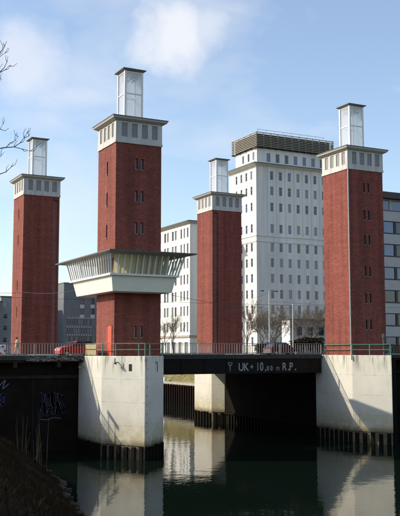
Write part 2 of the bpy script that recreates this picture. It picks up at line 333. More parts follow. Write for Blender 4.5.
def window(parent, spec, style='plain', frame='winframe', pane='winglass', name='window'):
    loc, rz, W, H = spec; key = (round(W, 2), round(H, 2), style, frame, pane)
    if key not in _wc:
        t = 0.07; f = MB(); f.box(-W/2, -W/2+t, -0.03, 0.04, 0, H).box(W/2-t, W/2, -0.03, 0.04, 0, H).box(-W/2+t, W/2-t, -0.03, 0.04, 0, t).box(-W/2+t, W/2-t, -0.03, 0.04, H-t, H)
        if style == 'mullion': f.box(-0.035, 0.035, -0.02, 0.03, t, H-t)
        if style == 'transom': f.box(-W/2+t, W/2-t, -0.02, 0.03, H*0.62, H*0.62+0.06)
        p = MB().box(-W/2+t*0.5, W/2-t*0.5, 0.0, 0.012, t*0.5, H-t*0.5)
        _wc[key] = (f.mesh('window', frame), p.mesh('pane', pane))
    o = link(name, _wc[key][0], parent, loc, rz)
    p = bpy.data.objects.new('pane', _wc[key][1]); COL.objects.link(p); p.parent = o
    return o

# ================================================================== THE SETTING
ZW = -9.0
# canal bed/water and land
struct(MB().add([(-3000, -3000, ZW), (3000, -3000, ZW), (3000, 3000, ZW), (-3000, 3000, ZW)], [(0,1,2,3)]).build('water', 'water'))
g = MB(); zg = -0.22
for x0, x1, y0, y1 in ((-3000, -3.6, 4.3, 3000), (-3.6, 0.5, 33.5, 3000), (0.5, 44.5, 136, 3000), (44.5, 3000, 33.5, 3000), (29.6, 44.5, 33.5, 37), (29.6, 3000, 4.3, 33.5), (40, 3000, -3000, 4.3)):
    g.add([(x0,y0,zg),(x1,y0,zg),(x1,y1,zg),(x0,y1,zg)], [(0,1,2,3)])
g.add([(-3000,-3000,-1.0),(-33,-3000,-1.0),(-33,-140,-1.0),(-3000,-140,-1.0)], [(0,1,2,3)])
struct(g.build('ground', 'ground'))

# left river bank: a sloping sheet with uneven surface
EDGE = [(-140, -31), (-85, -22), (-50, -17.6), (-27, -14.0), (-16.5, -11.6), (-4, -10.9), (4.0, -11.2)]
def edge_u(v):
    for (a, ua), (b, ub) in zip(EDGE, EDGE[1:]):
        if v <= b: return ua + (ub - ua) * max(0, (v - a)) / (b - a)
    return EDGE[-1][1]
def hsh(i, j): return (math.sin(i * 12.9898 + j * 78.233) * 43758.5453) % 1.0
def vnoise(x, y):
    i, j = math.floor(x), math.floor(y); fx, fy = x - i, y - j; fx = fx*fx*(3-2*fx); fy = fy*fy*(3-2*fy)
    return (hsh(i,j)*(1-fx)+hsh(i+1,j)*fx)*(1-fy)+(hsh(i,j+1)*(1-fx)+hsh(i+1,j+1)*fx)*fy
def bank_z(u, v):
    s = edge_u(v) - u; z = ZW + s / 1.45
    z += 0.5 * (vnoise(u*0.35, v*0.35) - 0.5) * min(1, max(0, s)) + 0.25 * (vnoise(u*1.3+9, v*1.3) - 0.5) * min(1, max(0, s))
    return min(z, -1.0 + 0.25 * vnoise(u*0.3, v*0.3))
bk = MB(); vsn = [-140 + 4*i for i in range(16)] + [-76 + 0.8*i for i in range(101)]; offs = [-2, -0.6, 0, 0.4, 0.8, 1.2, 1.7, 2.3, 3, 3.8, 4.6, 5.5, 6.4, 7.4, 8.4, 9.5, 10.6, 12, 14, 18, 25, 40, 80, 400, 2900]
nO = len(offs)
for v in vsn:
    for o_ in offs: u = edge_u(v) - o_; bk.v.append((u, v, bank_z(u, v) if o_ < 79 else -1.0))
for i in range(len(vsn) - 1):
    for j in range(nO - 1): bk.f.append((i*nO+j, (i+1)*nO+j, (i+1)*nO+j+1, i*nO+j+1))
BANK = struct(bk.build('river_bank', 'bank', smooth=True))
# riprap stones along the waterline
sm = []
for k in range(6):
    b = bmesh.new(); bmesh.ops.create_icosphere(b, subdivisions=1, radius=1)
    for vv in b.verts: vv.co *= random.uniform(0.75, 1.2)
    me = bpy.data.meshes.new('stone'); b.to_mesh(me); b.free(); me.materials.append(M['stone']); sm.append(me)
for k in range(90):
    v = random.uniform(-34, 3); u = edge_u(v) + random.uniform(-0.9, 0.2); o = link('stone', random.choice(sm), BANK, (u, v, bank_z(u, v) + 0.05), random.uniform(0, 6))
    r = random.uniform(0.10, 0.36); o.scale = (r * 1.3, r, r * 0.65)
# dry scrub on the bank: blades, nobody could count them
sb = MB()
for k in range(34000):
    v = random.uniform(-62, 3); s = random.uniform(0.3, 11) ; u = edge_u(v) - s
    c = vnoise(u*0.5+3, v*0.5)
    if c < 0.35: continue
    h = random.uniform(0.10, 0.40) * (0.5 + c); z = bank_z(u, v) - 0.02; a = random.uniform(0, 6.28); wd = random.uniform(0.006, 0.018); dx, dy = math.cos(a)*wd, math.sin(a)*wd; lx, ly = random.gauss(0, 0.35)*h, random.gauss(0, 0.35)*h
    sb.add([(u-dx, v-dy, z), (u+dx, v+dy, z), (u+lx*0.5+dx*0.7, v+ly*0.5+dy*0.7, z+h*0.6), (u+lx*0.5-dx*0.7, v+ly*0.5-dy*0.7, z+h*0.6), (u+lx*1.3, v+ly*1.3, z+h)], [(0,1,2,3), (3,2,4)])
o = sb.build('bank_scrub', 'scrub'); stuff(o); tag(o, 'dry brown scrub and grass covering the dark sloping bank', 'scrub')
# tall dry reeds at the tip of the bank
for ci, (px, py, nst, lab) in enumerate(((22, 462, 7, 'clump of pale dry reeds at the waterline nearest the left picture edge'), (35, 466, 9, 'clump of tall pale reeds beside the riprap stones under the graffiti'))):
    p = ray(px, py, 2, -8.8); t = thing('reed_clump', p, lab, 'reeds', 'reed clumps on the bank')
    for k in range(nst):
        q = Vector((p.x + random.gauss(0, 0.35), p.y + random.gauss(0, 0.35), p.z - 0.2)); h = random.uniform(1.8, 4.2); l = random.gauss(0, 0.3)
        MB().tube([q, q + Vector((l*0.3, l*0.1, h*0.5)), q + Vector((l, l*0.4, h))], [0.018, 0.014, 0.006], 4).build('stalk', 'reed', t)

# abutment side walls under the approaches (in the shade of the deck)
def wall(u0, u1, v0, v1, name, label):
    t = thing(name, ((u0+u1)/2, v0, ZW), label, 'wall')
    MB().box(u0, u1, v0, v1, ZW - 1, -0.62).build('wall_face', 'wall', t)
    MB().box(u0, u1, v0 - 0.18, v1, -2.15, -1.85).build('string_course', 'oldconc', t)
    for k in range(int((u1-u0)/4.5)):
        x = u1 - 4.4 - k*4.5
        if x > u0: MB().box(x-0.03, x+0.03, v0-0.03, v0+0.02, ZW-1, -2.2).build('joint', 'hole', t)
    return t
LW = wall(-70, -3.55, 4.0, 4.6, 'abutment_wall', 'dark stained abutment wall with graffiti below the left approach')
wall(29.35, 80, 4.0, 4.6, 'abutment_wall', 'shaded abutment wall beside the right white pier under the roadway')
# graffiti: sprayed ribbons on the wall
def ribbon(mb, pts, wd, y):
    for (a, b_) in zip(pts, pts[1:]):
        a = Vector((a[0], 0, a[1])); b_ = Vector((b_[0], 0, b_[1])); d = (b_ - a).normalized(); n = Vector((-d.z, 0, d.x)) * wd / 2; a -= d*wd*0.3; b_ += d*wd*0.3
        mb.add([(a.x-n.x, y, a.z-n.z), (b_.x-n.x, y, b_.z-n.z), (b_.x+n.x, y, b_.z+n.z), (a.x+n.x, y, a.z+n.z)], [(0,1,2,3)])
ga, gb = MB(), MB(); rg = random.Random(3)
for k in range(9):
    x0 = -7.4 + k*0.27; ph = k*1.1 + rg.uniform(0, 1.5); am = rg.uniform(.10, .2); fq = rg.uniform(4, 7)
    for m_, yy, wd, n_ in ((ga, 3.992, 0.24, 40), (gb, 3.986, 0.055, 60), (gb, 3.985, 0.04, 44)):
        of = 0 if m_ is ga else rg.uniform(-.14, .14)
        ribbon(m_, [(x0 + 0.2 + of + am*math.sin(fq*a/n_+ph) + .07*math.sin(13*a/n_), -3.65 - rg.uniform(0, .015) - (2.0-.2*k%0.3)*a/n_ + .16*math.cos(fq*1.7*a/n_+ph)) for a in range(n_)], wd, yy)
ribbon(gb, [(-7.3,-5.95), (-6.6,-6.05), (-5.9,-5.85), (-5.2,-5.95)], 0.06, 3.986)
ga.build('graffiti_fill', 'graf_blue', LW); gb.build('graffiti_outline', 'graf_pale', LW)
gc, gd = MB(), MB()
ribbon(gc, [(-11.5,-3.6), (-10.8,-3.6), (-10.75,-4.5), (-11.4,-4.5), (-11.4,-4.0), (-10.9,-4.1)], 0.28, 3.992); ribbon(gd, [(-11.4,-3.0), (-10.6,-2.2), (-10.9,-3.1), (-10.3,-2.6)], 0.09, 3.99)
gc.build('graffiti_tag', 'graf_blue', LW); gd.build('graffiti_scrawl', 'graf_pale', LW)
# abutment faces along the channel
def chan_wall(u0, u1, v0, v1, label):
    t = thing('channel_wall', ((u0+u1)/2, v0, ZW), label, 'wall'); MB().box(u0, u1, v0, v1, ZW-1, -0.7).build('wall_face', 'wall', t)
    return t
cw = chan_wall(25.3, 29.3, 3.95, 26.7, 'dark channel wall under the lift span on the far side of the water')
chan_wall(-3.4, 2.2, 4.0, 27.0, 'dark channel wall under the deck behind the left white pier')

# approaches: slab, road, pavements
def approach(u0, u1, side, label):
    t = thing('approach_deck', ((u0+u1)/2, 2.4, 0), label, 'bridge deck')
    MB().box(u0, u1, 2.75, 28.4, -0.62, -0.13).build('slab', 'oldconc', t)
    for y0, y1 in ((2.42, 2.75), (28.4, 28.7)): MB().box(u0, u1, y0, y1, -0.40, 0.02).build('edge_beam', 'edge', t)
    MB().box(u0, u1, 6.5, 24.5, -0.13, -0.10).build('carriageway', 'asphalt', t)
    for y0, y1 in ((2.75, 6.5), (24.5, 28.4)): MB().box(u0, u1, y0, y1, -0.13, 0.01).build('pavement', 'paving', t)
    n = int((u1-u0)/4)
    for k in range(n):
        x = u0 + 2 + k*4; MB().box(x-1, x+1, 15.4, 15.52, -0.1, -0.096).build('lane_marking', 'paint', t)
    return t
AL = approach(-70, -2.62, 'l', 'left approach deck with crumbling concrete edge leading to the bridge')
AR = approach(29.35, 95, 'r', 'right approach deck behind the right brick tower')
ce = MB(); rc = random.Random(5)       # spalled patches on the left edge
for k in range(150):
    x = rc.uniform(-9.2, -3.4); z = rc.uniform(-0.50, -0.06); s_ = rc.uniform(0.03, 0.16); n_ = 6; an = sorted(rc.uniform(0, 6.28) for _ in range(n_)); y_ = 2.405 - rc.uniform(0, .05)
    ce.add([(x + s_*1.9*math.cos(a)*rc.uniform(.6, 1.1), 2.42, z + s_*.5*math.sin(a)) for a in an] + [(x + s_*1.3*math.cos(a), y_, z + s_*.35*math.sin(a)) for a in an], [tuple(range(n_, 2*n_))] + [(q, (q+1) % n_, n_+(q+1) % n_, n_+q) for q in range(n_)])
stuff(ce.build('spalled_concrete', 'paving', AL))
for k in range(16):
    x = -69 + k*4.2; MB().box(x, x+0.35, 2.8, 4.0, -1.1, -0.62).build('bracket', 'oldconc', AL)

# lift span
SP = thing('lift_span', (13.4, 2.4, 0), 'dark steel lift span of the bridge with painted clearance lettering', 'bridge span')
U0, U1 = 2.70, 24.0
MB().box(U0, U1, 2.75, 28.4, -0.35, -0.13).build('roadway_plate', 'asphalt', SP)
for y0, y1 in ((2.75, 6.5), (24.5, 28.4)): MB().box(U0, U1, y0, y1, -0.13, 0.01).build('pavement', 'paving', SP)
for y0, y1 in ((2.40, 2.75), (28.4, 28.75)): MB().box(U0, U1, y0, y1, -0.38, 0.06).build('edge_beam', 'edge', SP, 0.02)
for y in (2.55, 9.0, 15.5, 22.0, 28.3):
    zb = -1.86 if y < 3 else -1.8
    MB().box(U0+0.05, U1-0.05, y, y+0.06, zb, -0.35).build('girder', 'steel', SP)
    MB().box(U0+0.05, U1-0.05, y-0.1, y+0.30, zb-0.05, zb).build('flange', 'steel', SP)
for k in range(9):
    x = U0 + 0.4 + k*2.55; MB().box(x, x+0.12, 2.63, 28.3, -1.3, -0.35).build('cross_beam', 'steel', SP)
for k in range(8):
    x = U0 + 1.5 + k*2.62
    if 13.0 < x < 21: continue
    MB().box(x, x+0.10, 2.49, 2.55, -1.86, -0.40).build('stiffener', 'steel', SP)
def text(s, u, zb, h, m, squeeze=1.0, parent=SP, y=2.545, name='lettering'):
    c = bpy.data.curves.new('t', 'FONT'); c.body = s; c.size = h / 0.69; c.extrude = 0.004; c.offset = 0.018 * h
    o = bpy.data.objects.new('t', c); COL.objects.link(o); bpy.context.view_layer.update()
    me = bpy.data.meshes.new_from_object(o); bpy.data.objects.remove(o); me.materials.clear(); me.materials.append(M[m])
    xs = [v.co.x for v in me.vertices]; x0 = min(xs)
    for v in me.vertices: v.co = Vector(((v.co.x - x0) * squeeze, 0 - v.co.z, v.co.y))
    return link(name, me, parent, (u, y, zb))
zb = -1.62; UU = lambda px: 13.38 + 0.1239 * (px - 238)
text('U', UU(239.3), zb, 0.80, 'letter', 0.82); text('K', UU(244.6), zb, 0.80, 'letter', 0.82); text('+', UU(250.7), zb+0.08, 0.62, 'letter', 0.8)
text('1', UU(257.5), zb, 0.82, 'letterdim', 0.9); text('0', UU(260.2), zb, 0.84, 'letter', 0.72); text(',', UU(265.2), zb, 0.6, 'letter', 1.0)
text('0', UU(267.0), zb, 0.47, 'letter', 0.85); text('0', UU(270.6), zb, 0.47, 'letter', 0.85); text('m', UU(276.6), zb, 0.55, 'letterdim', 0.72)
text('R', UU(283.0), zb, 0.80, 'letter', 0.8); text('.', UU(288.6), zb, 0.8, 'letter'); text('P', UU(290.2), zb, 0.80, 'letter', 0.8); text('.', UU(295.6), zb, 0.8, 'letter')
tm = MB(); ribbon(tm, [(UU(228.6), -0.78), (UU(233.4), -0.78), (UU(231), -1.22), (UU(228.6), -0.78)], 0.09, 2.543); ribbon(tm, [(UU(231), -0.95), (UU(231), -1.62)], 0.10, 2.541)
tm.build('clearance_mark', 'letterdim', SP)

# ------------------------------------------------------------------ piers
def inset(poly, d):
    cx = sum(p[0] for p in poly)/len(poly); cy = sum(p[1] for p in poly)/len(poly)
    return [(x + (cx-x)*d/math.hypot(cx-x, cy-y), y + (cy-y)*d/math.hypot(cx-x, cy-y)) for x, y in poly]
def pier(poly, label, edges, zt=0.0):
    cx = sum(p[0] for p in poly)/len(poly); cy = sum(p[1] for p in poly)/len(poly)
    t = thing('bridge_pier', (cx, cy, ZW), label, 'pier', 'bridge piers')
    MB().prism(poly, -7.85, zt - 0.005).build('pier_body', 'pier', t, 0.05)
    MB().prism(inset(poly, 0.10), ZW - 1, -7.85).build('pier_foot', 'footconc', t)
    for i in edges:
        a = Vector(poly[i]); b = Vector(poly[(i+1) % len(poly)]); d = (b-a); n = max(2, int(d.length/0.80)); d.normalize(); nn = Vector((d.y, -d.x)); nn = nn if nn.dot(a - Vector((cx, cy))) > 0 else -nn
        for k in range(n):
            p = a.lerp(b, (k+0.5)/n) + nn * 0.0; x = d*0.19; y = nn*0.13; h = random.uniform(-0.06, 0.06)
            MB().prism([tuple(p-x-y), tuple(p+x-y), tuple(p+x+y), tuple(p-x+y)], ZW-1, -7.88+h-0.02).build('pile', 'pile', t)
    return t
PA = [(-3.5, 3.95), (-3.5, -2.3), (-1.1, -6.7), (2.34, -3.05), (2.6, 3.95)]
PB = [(24.15, 3.9), (24.15, -2.75), (26.12, -6.75), (29.2, -3.0), (29.3, 3.9)]
PC = [(23.95, 33.4), (23.95, 28.25), (25.2, 26.75), (29.5, 26.75), (29.5, 33.4)]
PD = [(-3.4, 33.4), (-3.4, 27.2), (2.3, 27.2), (2.6, 28.5), (2.6, 33.4)]
P0 = pier(PA, 'white pier with pointed nose under the tower that carries the cabin', (0, 1, 2, 3))
P1 = pier(PB, 'streaked white pier under the rightmost brick tower', (0, 1, 2))
P3 = pier(PC, 'cream pier seen through the opening below the lift span', (0, 1, 2))
pier(PD, 'plain pier under the far left brick tower, behind the approach wall', (3,))
# fender row along the dark channel wall
for k in range(29):
    v = 4.3 + k*0.75; MB().box(25.02, 25.3, v, v+0.34, ZW-1, -7.7+random.uniform(-.06, .06)).build('pile', 'pile', cw)
MB().box(24.95, 25.32, 3.95, 26.7, -7.95, -7.7).build('waling', 'pile', cw)
# fittings on the piers
def onB(poly, i, f, z, out):   # point on edge i of a pier, f along it
    a = Vector(poly[i]); b = Vector(poly[i+1]); d = (b-a).normalized(); n = Vector((d.y, -d.x)); c = sum((Vector(p) for p in poly), Vector((0, 0)))/len(poly)
    n = n if n.dot(a-c) > 0 else -n; p = a.lerp(b, f) + n*out
    return Vector((p.x, p.y, z)), Vector((d.x, d.y, 0)), Vector((n.x, n.y, 0))
def plate(poly, i, f, z, w_, h_, out, m, name, par):
    p, d, n = onB(poly, i, f, z, 0); x = d*w_/2; mb = MB(); q = []
    for yy in (-0.02, out):
        for sx, sz in ((-1,-1),(1,-1),(1,1),(-1,1)): q.append(p + x*sx + n*yy + Vector((0,0,sz*h_/2)))
    mb.add(q, [(0,3,2,1),(4,5,6,7),(0,1,5,4),(1,2,6,5),(2,3,7,6),(3,0,4,7)]); return mb.build(name, m, par)
plate(PA, 1, 0.665, -1.02, 0.36, 0.62, 0.006, 'hole', 'inspection_opening', P0)
p, d, n = onB(PA, 1, 0.38, -0.55, 0.0)
MB().bar(p, p + n*0.45 + Vector((0,0,-0.05)), 0.07).bar(p + n*0.42, p + n*0.42 + d*0.0 + Vector((0,0,0.35)), 0.07).build('lamp_bracket', 'raildark', P0)
MB().tube([p + n*0.42 + Vector((0,0,-0.18)), p + n*0.42 + Vector((0,0,0.02))], [0.2, 0.09], 10).build('lamp_hood', 'raildark', P0)
for k in range(9): plate(PA, 2, 0.08, -0.35 - k*0.78, 0.16, 0.07, 0.03, 'raildark', 'ladder_recess', P0)
m1 = MB(); pp, dd, nn = onB(PA, 2, 0.62, -0.9, 0.01)
plate(PA, 2, 0.64, -0.95, 0.16, 0.95, 0.008, 'hole', 'gauge_mark', P0); plate(PA, 2, 0.56, -0.62, 0.22, 0.14, 0.008, 'hole', 'gauge_mark', P0)
p, d, n = onB(PA, 0, 0.25, -1.05, 0.0)
MB().bar(p, p + n*0.75 + Vector((0, -0.6, 0)), 0.09).build('mooring_arm', 'bronze', P0)
MB().tube([Vector((24.06, -2.83, 0)), Vector((24.06, -2.83, -0.5))], 0.06, 8).build('downpipe_outlet', 'railgrey', P1)
MB().box(26.28, 26.62, -6.75, -6.45, ZW-1, -0.25).build('fender_timber', 'pile', P1)

# ------------------------------------------------------------------ towers
HS = 2.329; HB = 20.05
SILL = MB().box(-0.17, 0.17, -0.22, -0.03, -0.03, 0.06).mesh('sill', 'paving')
def tower(cu, cv, label, slits_front=(), slits_left=(), slot=None, m='brick', shaft_z0=0.0, lou='louvre'):
    t = thing('brick_tower', (cu, cv, 0), label, 'tower', 'brick bridge towers')
    b = (cu-HS, cu+HS, cv-HS, cv+HS); s = MB(); wins = []
    hf = [(x-0.14, x+0.14, z-0.55, z+0.55) for z in slits_front for x in (2.08, 2.68)]
    hl = [(x-0.15, x+0.15, z-0.65, z+0.65) for z in slits_left for x in (2.45,)]
    if slot: hf = hf + [(slot[0], slot[1], 0.3, HB-0.5)]
    ws = facade(s, b, 'front', -0.05, HB, hf, 0.22); ws2 = facade(s, b, 'left', -0.05, HB, hl, 0.2)
    facade(s, b, 'right', -0.05, HB, [], 0.2); facade(s, b, 'back', -0.05, HB, [], 0.2)
    s.build('brick_shaft', m, t)
    if slot:
        MB().box(b[0]+slot[0]-0.01, b[0]+slot[1]+0.01, b[2]+0.2, b[2]+0.26, 0.3, HB-0.5).build('cable_slot', 'brick_dark', t); ws = ws[:-1]
    for q in ws + ws2:
        wo = window(t, q, 'plain', 'winframe_dark', 'winglass'); so_ = bpy.data.objects.new('sill', SILL); COL.objects.link(so_); so_.parent = wo
    # cap storey
    z0, z1 = HB, HB + 1.98; e = 0.05; c = MB(); bb = (b[0]-e, b[1]+e, b[2]-e, b[3]+e); W = 2*HS+2*e; hol = [(0.62+k*1.04-0.30+0.25, 0.62+k*1.04+0.30+0.25, z0+0.48, z1-0.16) for k in range(4)]
    for fc in FACE:
        for loc, rz, w_, h_ in facade(c, bb, fc, z0, z1, hol, 0.14):
            o = link('louvre', LOU, t, loc, rz)
    c.build('cap_storey', 'capwhite', t)
    MB().frustum((b[0]-0.09, b[1]+0.09, b[2]-0.09, b[3]+0.09), z0-0.12, (b[0]-0.09, b[1]+0.09, b[2]-0.09, b[3]+0.09), z0+0.1).build('string_course', 'capwhite', t)
    h = 2.82
    MB().frustum((cu-2.46, cu+2.46, cv-2.46, cv+2.46), z1, (cu-h+0.08, cu+h-0.08, cv-h+0.08, cv+h-0.08), z1+0.16).build('soffit', 'soffit', t)
    MB().frustum((cu-h+0.06, cu+h-0.06, cv-h+0.06, cv+h-0.06), z1+0.16, (cu-h, cu+h, cv-h, cv+h), z1+0.33).build('eaves_moulding', 'soffit', t)
    MB().box(cu-h-0.03, cu+h+0.03, cv-h-0.03, cv+h+0.03, z1+0.33, z1+0.41).frustum((cu-h, cu+h, cv-h, cv+h), z1+0.41, (cu-1.0, cu+1.0, cv-1.0, cv+1.0), z1+0.72).build('roof', 'roofmetal', t)
    # lantern
    zl, zt, a = z1+0.70, 27.45, 0.87; ln = MB().box(cu-a-0.06, cu+a+0.06, cv-a-0.06, cv+a+0.06, zl, zl+0.12).build('lantern', 'white', t)
    for sx in (-1, 1):
        for sy in (-1, 1): MB().box(cu+sx*a-0.10, cu+sx*a+0.10, cv+sy*a-0.10, cv+sy*a+0.10, zl+0.12, zt).build('post', 'white', ln)
    zm = zl + 2.45
    for sx, sy in ((1,0),(-1,0),(0,1),(0,-1)):
        for zz in (zm, zt-0.12):
            if sx: MB().box(cu+sx*a-0.05, cu+sx*a+0.05, cv-a+0.08, cv+a-0.08, zz, zz+0.11).build('rail', 'white', ln)
            else: MB().box(cu-a+0.08, cu+a-0.08, cv+sy*a-0.05, cv+sy*a+0.05, zz, zz+0.11).build('rail', 'white', ln)
        for za, zb_ in ((zl+0.12, zm), (zm+0.11, zt-0.12)):
            for h0, h1 in ((-a+0.08, a-0.08),):
                if sx: MB().box(cu+sx*a-0.01, cu+sx*a+0.01, cv+h0, cv+h1, za, zb_).build('pane', 'milk', ln)
                else: MB().box(cu+h0, cu+h1, cv+sy*a-0.01, cv+sy*a+0.01, za, zb_).build('pane', 'milk', ln)
    for k in range(3): MB().box(cu-0.55+k*0.5, cu-0.5+k*0.5+0.04, cv-a+0.1, cv+a-0.1, zt-0.65, zt-0.45).build('inner_beam', 'raildark', ln)
    MB().frustum((cu-a-0.02, cu+a+0.02, cv-a-0.02, cv+a+0.02), zt, (cu-1.14, cu+1.14, cv-1.14, cv+1.14), zt+0.13).build('lantern_cornice', 'bronze', ln)
    MB().box(cu-1.2, cu+1.2, cv-1.2, cv+1.2, zt+0.13, zt+0.21).frustum((cu-1.15, cu+1.15, cv-1.15, cv+1.15), zt+0.21, (cu-0.5, cu+0.5, cv-0.5, cv+0.5), zt+0.32).build('lantern_roof', 'roofmetal', ln)
    return t
lm = MB().box(-0.30, 0.30, 0.0, 0.02, 0, 1.34)
for k in range(9): z = 0.06 + k*0.145; lm.add([(-0.3,-0.035,z),(0.3,-0.035,z),(0.3,0.0,z+0.11),(-0.3,0.0,z+0.11)], [(0,1,2,3)])
LOU = lm.mesh('louvre', 'louvre')
T0 = tower(0, 0, 'brick tower carrying the wide projecting control cabin', (18.0, 14.9, 11.9, 2.2), (17.8, 14.8, 11.7), m='brick')
T1 = tower(26.726, 0, 'brick tower with a white downpipe on its corner, rightmost of the four', (18.0, 15.0, 12.3, 8.9, 6.0, 3.2), (), m='brick')
T2 = tower(0, 31.10, 'brick tower at the far left with bare twigs hanging before it', (), (17.7, 14.4, 8.6, 5.3), slot=(3.75, 4.45), m='brick')
T3 = tower(26.726, 31.10, 'smallest-looking brick tower in the middle, in front of the white block', (), (), slot=(0.22, 0.85), m='brick')
MB().tube([(24.33, -2.40, HB+1.95), (24.33, -2.40, 0.0)], 0.065, 8).build('downpipe', 'panel', T1)
for k in range(7): MB().box(24.24, 24.42, -2.5, -2.32, 1.5+k*2.9, 1.58+k*2.9).build('pipe_bracket', 'railgrey', T1)
dr = MB().box(-HS-0.03, -HS+0.02, -1.72, -0.62, 0.02, 2.75).build('door', 'red', T0)
MB().box(-HS-0.045, -HS-0.03, -0.80, -0.72, 1.1, 1.25).build('handle', 'railgrey', dr)
MB().box(-HS-0.06, -HS+0.02, -1.84, -1.72, 0.0, 2.85).box(-HS-0.06, -HS+0.02, -0.62, -0.50, 0.0, 2.85).build('door_frame', 'brick_dark', T0)

# control cabin round the tower
CB = MB().frustum((-3.35, 2.5, -4.45, 5.3), 5.78, (-3.6, 2.78, -4.75, 5.75), 7.18).build('cabin', 'cream', T0, 0.02)
sill = (-3.85, 3.0, -5.05, 6.05); top = (-4.05, 3.35, -5.5, 6.65)
MB().box(sill[0], sill[1], sill[2], sill[3], 7.18, 7.36).build('sill', 'white', CB)
def ring(b): return [(b[0], b[2]), (b[1], b[2]), (b[1], b[3]), (b[0], b[3])]
ZS, ZT = 7.36, 9.06
sr = ring((sill[0]+0.12, sill[1]-0.12, sill[2]+0.12, sill[3]-0.12)); tr = ring((top[0]+0.05, top[1]-0.05, top[2]+0.05, top[3]-0.05))
counts = (11, 17, 11, 20)
for i in range(4):
    a0, a1 = Vector((*sr[i], ZS)), Vector((*sr[(i+1) % 4], ZS)); b0, b1 = Vector((*tr[i], ZT)), Vector((*tr[(i+1) % 4], ZT)); n = counts[i]
    if i in (0, 2):      # glazing bars of the long-side ends stand upright
        for k in range(1, n): q = a0.lerp(a1, k/n); MB().bar(q, (q.x, b0.y, ZT), 0.09, 0.10).build('mullion', 'white', CB)
        MB().bar(a0, b0, 0.16, 0.12).build('mullion', 'white', CB); MB().add([a0, a1, b1, b0], [(0,1,2,3)]).build('window_pane', 'clear', CB); continue
    for k in range(n + 1):
        if k == 0 or (k < n): MB().bar(a0.lerp(a1, k/n), b0.lerp(b1, k/n), 0.10 if k else 0.16, 0.12).build('mullion', 'white', CB)
        if k < n: 
            e0, e1 = 0.06/(a1-a0).length, 0
            q = [a0.lerp(a1, k/n+e0), a0.lerp(a1, (k+1)/n-e0), b0.lerp(b1, (k+1)/n-e0), b0.lerp(b1, k/n+e0)]; MB().add(q, [(0,1,2,3)]).build('window_pane', 'clear', CB)
for k in range(11):      # drawn blinds behind the canal-side glass
    x0 = -3.5 + k*0.545
    if x0 < 1.9: MB().add([(x0+.02, -4.62, ZS), (x0+.525, -4.62, ZS), (x0+.525, -5.18, ZT), (x0+.02, -5.18, ZT)], [(0,1,2,3)]).build('blind', 'blind', CB)
MB().box(-3.5, 2.6, -4.7, -2.36, 7.37, 7.40).build('cabin_floor', 'paving', CB)
rf = (-4.5, 4.0, -6.6, 8.7)
MB().frustum((-4.02, 3.4, -5.48, 6.7), 9.06, (rf[0]+0.04, rf[1]-0.04, rf[2]+0.04, rf[3]-0.04), 9.19).build('cabin_soffit', 'soffit', CB)
MB().box(*rf, 9.19, 9.30).frustum((rf[0]+0.05, rf[1]-0.05, rf[2]+0.05, rf[3]-0.05), 9.30, (-2.5, 2.5, -2.7, 2.7), 9.62).build('cabin_roof', 'roofmetal', CB)


# ------------------------------------------------------------------ railings
def railing(pts, z, h, label, m, spacing=0.26, posts=2.0, prad=0.014, name='railing'):
    t = thing(name, (*pts[0], z), label, 'railing'); pk = MB()
    for (a, b) in zip(pts, pts[1:]):
        a, b = Vector((*a, z)), Vector((*b, z)); Ln = (b-a).length; d = (b-a)/Ln
        MB().bar(a + Vector((0,0,h)), b + Vector((0,0,h)), 0.07, 0.05).build('top_rail', m, t); MB().bar(a + Vector((0,0,0.14)), b + Vector((0,0,0.14)), 0.05, 0.04).build('bottom_rail', m, t)
        n = max(1, round(Ln/posts))
        for k in range(n+1): p = a.lerp(b, k/n); MB().bar(p, p + Vector((0,0,h)), 0.07).build('post', m, t)
        if spacing:
            n = int(Ln/spacing)
            for k in range(1, n): p = a.lerp(b, k/n); pk.bar(p + Vector((0,0,0.14)), p + Vector((0,0,h)), prad*2)
    if spacing: stuff(pk.build('pickets', m, t))
    return t
railing([(2.75, 2.52), (23.95, 2.52)], 0.06, 1.16, 'grey picket railing along the near edge of the lift span', 'railgrey', 0.30, 5.3, 0.017)
railing([(2.75, 28.6), (23.95, 28.6)], 0.06, 1.16, 'picket railing along the far edge of the lift span', 'railgrey', 0.30, 5.3, 0.017)
railing([(-40, 2.55), (-3.0, 2.55)], 0.02, 1.12, 'pale picket railing along the left approach', 'railgrey', 0.27, 5.0, 0.02)
railing([(-40, 28.55), (-2.7, 28.55)], 0.02, 1.12, 'picket railing on the far side of the left approach', 'railgrey', 0.27, 5.0, 0.02)
railing([(29.4, 28.55), (80, 28.55)], 0.02, 1.12, 'picket railing on the far side of the right approach', 'raildark', 0.30, 5.0, 0.02)
def green_rail(pts, label, post_f, m='green', panel=None):
    t = thing('pier_railing', (*pts[0], 0), label, 'railing', 'railings on the pier tops')
    for (a, b) in zip(pts, pts[1:]):
        for z in (1.12, 0.58): MB().bar((*a, z), (*b, z), 0.06).build('rail', m, t)
    for x, y in post_f: MB().bar((x, y, 0), (x, y, 1.15), 0.09).build('post', m, t)
    if panel:
        for a, b in panel: MB().bar((*a, 0.56), (*b, 0.56), 0.02, 0.98).build('infill_panel', 'olive', t)
    return t
A = [Vector(p) for p in ((-3.4, 2.3), (-3.4, -2.2), (-1.05, -6.5), (2.2, -3.0), (2.35, -2.4))]
pg = [tuple(A[0]), tuple(A[1]), tuple(A[1].lerp(A[2], 0.32)), tuple(A[1].lerp(A[2], 0.86)), tuple(A[2]), tuple(A[2].lerp(A[3], 0.28)), tuple(A[3])]
green_rail([tuple(p) for p in A], 'green tube railing on top of the pier below the cabin', pg, panel=[((-3.42, 2.25), (-3.42, -0.6))])
B2 = [Vector(p) for p in ((24.2, 2.3), (24.25, -2.65), (26.15, -6.55), (29.1, -2.9))]
